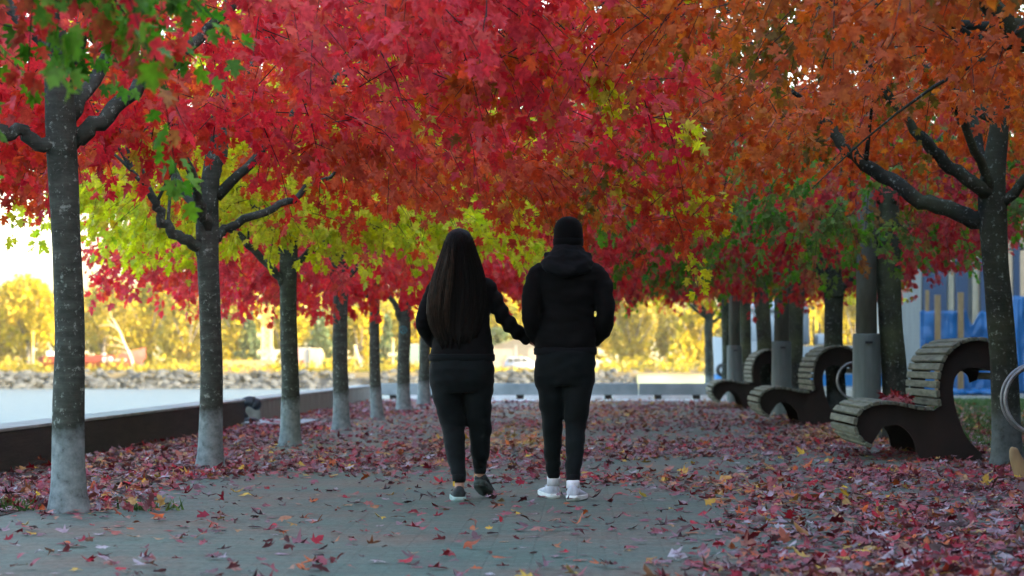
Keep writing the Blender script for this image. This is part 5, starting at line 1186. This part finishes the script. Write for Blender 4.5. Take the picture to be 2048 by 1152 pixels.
# ------------------------------------------------------------------ yard on the right: tarp fence, netting, buildings
M['tarp'] = noise_mat('blue_tarp', (0.006, 0.075, 0.21), (0.010, 0.115, 0.30), 1.5, 0.45, 0.3, spec=0.5, bump_scale=5)
TD = 68.0
def tarp(px0, px1, top, bot, seed, label, sag=0.0):
    nx_, nz2 = 50, 24; bm = bmesh.new(); x0, x1, zt, zb = X(px0, TD), X(px1, TD), Z(top, TD), max(Z(bot, TD), 0.03); g = []
    for i in range(nx_+1):
        u = i/nx_; col_ = []
        ztop = zt + 0.05*mnoise.noise(Vector((u*14+seed, 0, 0))) - sag*math.exp(-((u-0.70)/0.07)**2) + 0.25*sag*math.exp(-((u-0.62)/0.05)**2)
        for j in range(nz2+1):
            v = j/nz2; x_ = x0+(x1-x0)*u; z_ = zb+(ztop-zb)*v
            y_ = 0.05*mnoise.noise(Vector((u*18+seed, v*1.5, 0)))+0.04*mnoise.noise(Vector((u*6, v*8, seed)))*(1+(sag > 0)*u)
            col_.append(bm.verts.new((x_, y_, z_)))
        g.append(col_)
    for i in range(nx_):
        for j in range(nz2): bm.faces.new((g[i][j], g[i+1][j], g[i+1][j+1], g[i][j+1]))
    me = bm_mesh(bm, 'blue_tarp', True); o = link('blue_tarp', me, M['tarp'], None, (0, TD, 0))
    sm = o.modifiers.new('thick', 'SOLIDIFY'); sm.thickness = 0.008
    return tag(o, label, 'tarp')
tarp(1840, 1988, 622, 790, 3.0, 'crumpled blue tarp hung along the yard fence behind the nearest bench', 0.35)
tarp(2026, 2130, 592, 790, 8.0, 'taller flat blue tarp at the right picture edge')
# crumpled tarp foot
mb = MB()
for k in range(22):
    a = X(1885+rng.uniform(0, 105), TD); mb.ball((a, TD-0.35+rng.uniform(-.15, .15), 0.06), (rng.uniform(.08, .25), rng.uniform(.1, .2), rng.uniform(.05, .14)), 2)
me = voxel(mb, 0.03, 2, wrinkle(2.2, 0.03, (6, 6, 9)), 'tarp_heap'); o = link('tarp_heap', me, M['tarp']); tag(o, 'crumpled heap of blue tarp on the grass at the foot of the fence', 'tarp')
for px, tp, dy, lb in ((1856, 580, 0.15, 'thin tan wooden post rising behind the left end of the blue tarp'), (1874, 590, -0.12, 'wide tan wooden post in front of the left end of the blue tarp'), (1920, 585, -0.12, 'tan wooden post in front of the middle of the blue tarp')):
    w = 0.05 if px == 1856 else 0.075
    mb = MB(); mb.box(-w, w, -0.03, 0.03, 0, Z(tp, TD), bevel=0.006); o = mb.build('wooden_post', M['tan'], None, False, (X(px, TD), TD+dy, 0)); tag(o, lb, 'post', 'tan posts along the blue tarp')
ND = 71.0; t = empty('netting_screen', (X(1915, ND), ND, 0), 'tall screen of dark blue netting strips on steel posts behind the blue tarp', 'screen')
nx2 = lambda px: X(px, ND)-X(1915, ND)
def net_mat():
    m, nt, b = new_mat('netting'); L = nt.links
    v = coords(nt, 'Object'); w_ = N(nt, 'ShaderNodeTexWave', Scale=7.0, Distortion=0.6, _bands_direction='Z'); L.new(v, w_.inputs['Vector'])
    r = ramp(nt, [(0.3, (0.025, 0.045, 0.085)), (0.8, (0.055, 0.085, 0.14))]); L.new(w_.outputs['Fac'], r.inputs['Fac']); L.new(r.outputs['Color'], b.inputs['Base Color']); b.inputs['Roughness'].default_value = 0.8; return m
M['net'] = net_mat()
for a, b2, tp in ((1846, 1893, 486), (1911, 1936, 468), (1962, 1978, 466), (2028, 2040, 470), (2070, 2100, 470)):
    mb = MB(); mb.box(nx2(a), nx2(b2), -0.02, 0.01, 0.1, Z(tp, ND), bevel=0.004); mb.build('netting', M['net'], t)
for px in (1846, 1911, 1962, 2028, 2100):
    mb = MB(); mb.tube([(nx2(px), 0.06, 0), (nx2(px), 0.06, Z(462, ND))], 0.04, 8); mb.build('steel_post', M['darkmetal'], t)
mb = MB(); mb.tube([(nx2(1846), 0.11, Z(498, ND)), (nx2(2100), 0.11, Z(498, ND))], 0.03, 8); mb.build('rail', M['darkmetal'], t)
def siding_mat():
    m, nt, b = new_mat('siding'); L = nt.links
    v = coords(nt, 'Object'); w_ = N(nt, 'ShaderNodeTexWave', Scale=2.6, Distortion=0.2, _bands_direction='Z', _wave_profile='SAW'); L.new(v, w_.inputs['Vector'])
    n = N(nt, 'ShaderNodeTexNoise', Scale=1.5, Detail=5); L.new(v, n.inputs['Vector']); r = ramp(nt, [(0.3, (0.07, 0.08, 0.082)), (0.7, (0.115, 0.125, 0.125))]); L.new(n.outputs['Fac'], r.inputs['Fac']); L.new(r.outputs['Color'], b.inputs['Base Color'])
    bp = N(nt, 'ShaderNodeBump', Strength=1.0, Distance=0.05); L.new(w_.outputs['Fac'], bp.inputs['Height']); L.new(bp.outputs['Normal'], b.inputs['Normal']); b.inputs['Roughness'].default_value = 0.7; return m
M['siding'] = siding_mat(); M['beige'] = noise_mat('beige_render', (0.20, 0.185, 0.155), (0.26, 0.245, 0.21), 0.8, 0.9, 0.1)
t = empty('clad_building', (X(1850, 80), 80, 0), 'grey building with horizontal ribbed cladding behind the netting', 'building')
mb = MB(); mb.box(0, 18, 0, 12, 0, 6.5); mb.build('wall', M['siding'], t)
mb = MB(); mb.box(-0.15, 18.2, -0.15, 12.2, 6.502, 6.8); mb.build('roof', M['darkmetal'], t)
for px in (1902, 1950, 1990):
    mb = MB(); mb.box(X(px, 80)-X(1850, 80)-0.08, X(px, 80)-X(1850, 80)+0.08, -0.06, -0.003, 0, 6.4); mb.build('pilaster', M['sleeve'], t)
t = empty('beige_building', (X(1806, 104), 104, 0), 'beige two-storey building seen between the leaning maple and the blue tarp', 'building')
mb = MB(); mb.box(0, 12, 0, 10, -0.3, 5.2); mb.build('wall', M['beige'], t)
for (a, z0, z1) in ((0.30, 0.5, 1.9), (0.30, 3.0, 4.3), (1.5, 0.5, 1.9), (1.5, 3.0, 4.3)):
    mb = MB(); mb.box(a, a+0.5, -0.03, -0.004, z0, z1); wn = mb.build('window', M['glass'], t)
    mb = MB(); mb.box(a-0.07, a+0.57, -0.09, -0.004, z0-0.12, z0-0.004); mb.build('sill', M['pale'], wn)
mb = MB(); mb.box(-0.15, 12.2, -0.15, 10.2, 5.202, 5.5); mb.build('roof', M['darkmetal'], t)
s = MB().box(8.2, 60, 59.21, 140, -2.6, -0.005).build('yard_ground', noise_mat('yard_ground', (0.12, 0.11, 0.09), (0.2, 0.19, 0.16), 0.5, 0.95, 0.2)); tag(s, kind='structure')
# long building added out of frame on the right to shade the avenue
t = empty('shade_building', (14.5, -50, 0), 'long tall grey building added out of view to shade the avenue', 'building')
mb = MB(); mb.box(0, 20, 0, 121, 0, 16); mb.build('wall', M['siding'], t)
for k in range(18):
    mb = MB(); mb.box(-0.03, -0.004, 3+k*6.5, 6+k*6.5, 3.0, 5.0); mb.build('window', M['glass'], t)

# ------------------------------------------------------------------ light, sky, air, camera
HAZE = 0.00013
EL, AZ = 13.0, 112.0           # low sun from the right, kept off the avenue by the added building out of frame
world = bpy.data.worlds.new('World'); sc.world = world; world.use_nodes = True
wn = world.node_tree; bg = wn.nodes['Background']; sky = wn.nodes.new('ShaderNodeTexSky'); sky.sky_type = 'NISHITA'; sky.sun_disc = False
sky.sun_elevation = R(EL); sky.sun_rotation = R(AZ); sky.air_density = 1.0; sky.dust_density = 3.5; sky.ozone_density = 1.0
wn.links.new(sky.outputs[0], bg.inputs['Color']); bg.inputs['Strength'].default_value = 0.15
to_sun = Vector((math.sin(R(AZ))*math.cos(R(EL)), math.cos(R(AZ))*math.cos(R(EL)), math.sin(R(EL))))
sl = bpy.data.lights.new('sun', 'SUN'); sl.energy = 2.0; sl.angle = R(0.5); sl.color = (1.0, 0.86, 0.66)
so = bpy.data.objects.new('sun', sl); COL.objects.link(so); so.rotation_euler = (-to_sun).to_track_quat('-Z', 'Y').to_euler(); so.location = to_sun*100

# pale autumn air over the water
hz = MB().box(-2600, 2600, -480, 3600, -4.0, 19.0).build('haze', None); tag(hz, kind='stuff')
hm_ = bpy.data.materials.new('haze'); hm_.use_nodes = True; nt = hm_.node_tree; nt.nodes.clear()
ho = nt.nodes.new('ShaderNodeOutputMaterial'); pv = nt.nodes.new('ShaderNodeVolumePrincipled'); pv.inputs['Color'].default_value = (0.97, 0.87, 0.52, 1); pv.inputs['Density'].default_value = HAZE; pv.inputs['Anisotropy'].default_value = 0.0
nt.links.new(pv.outputs[0], ho.inputs['Volume']); hz.data.materials.append(hm_)
cam = bpy.data.cameras.new('camera'); co_ = bpy.data.objects.new('camera', cam); COL.objects.link(co_)
co_.location = (0, 0, H); co_.rotation_euler = (R(90), 0, 0)
cam.sensor_width = 36; cam.lens = F/2048*36; cam.shift_x = (1024-VX)/2048; cam.shift_y = (VY-576)/2048
cam.clip_start = 0.1; cam.clip_end = 6000
cam.dof.use_dof = True; cam.dof.focus_distance = 17.0; cam.dof.aperture_fstop = 4.0
sc.camera = co_
vs = sc.view_settings; vs.view_transform = 'Standard'; vs.look = 'None'; vs.exposure = 3.8; vs.gamma = 1.0
cy = sc.cycles; cy.use_denoising = True; cy.max_bounces = 8; cy.diffuse_bounces = 4; cy.transmission_bounces = 6; cy.caustics_reflective = False; cy.caustics_refractive = False
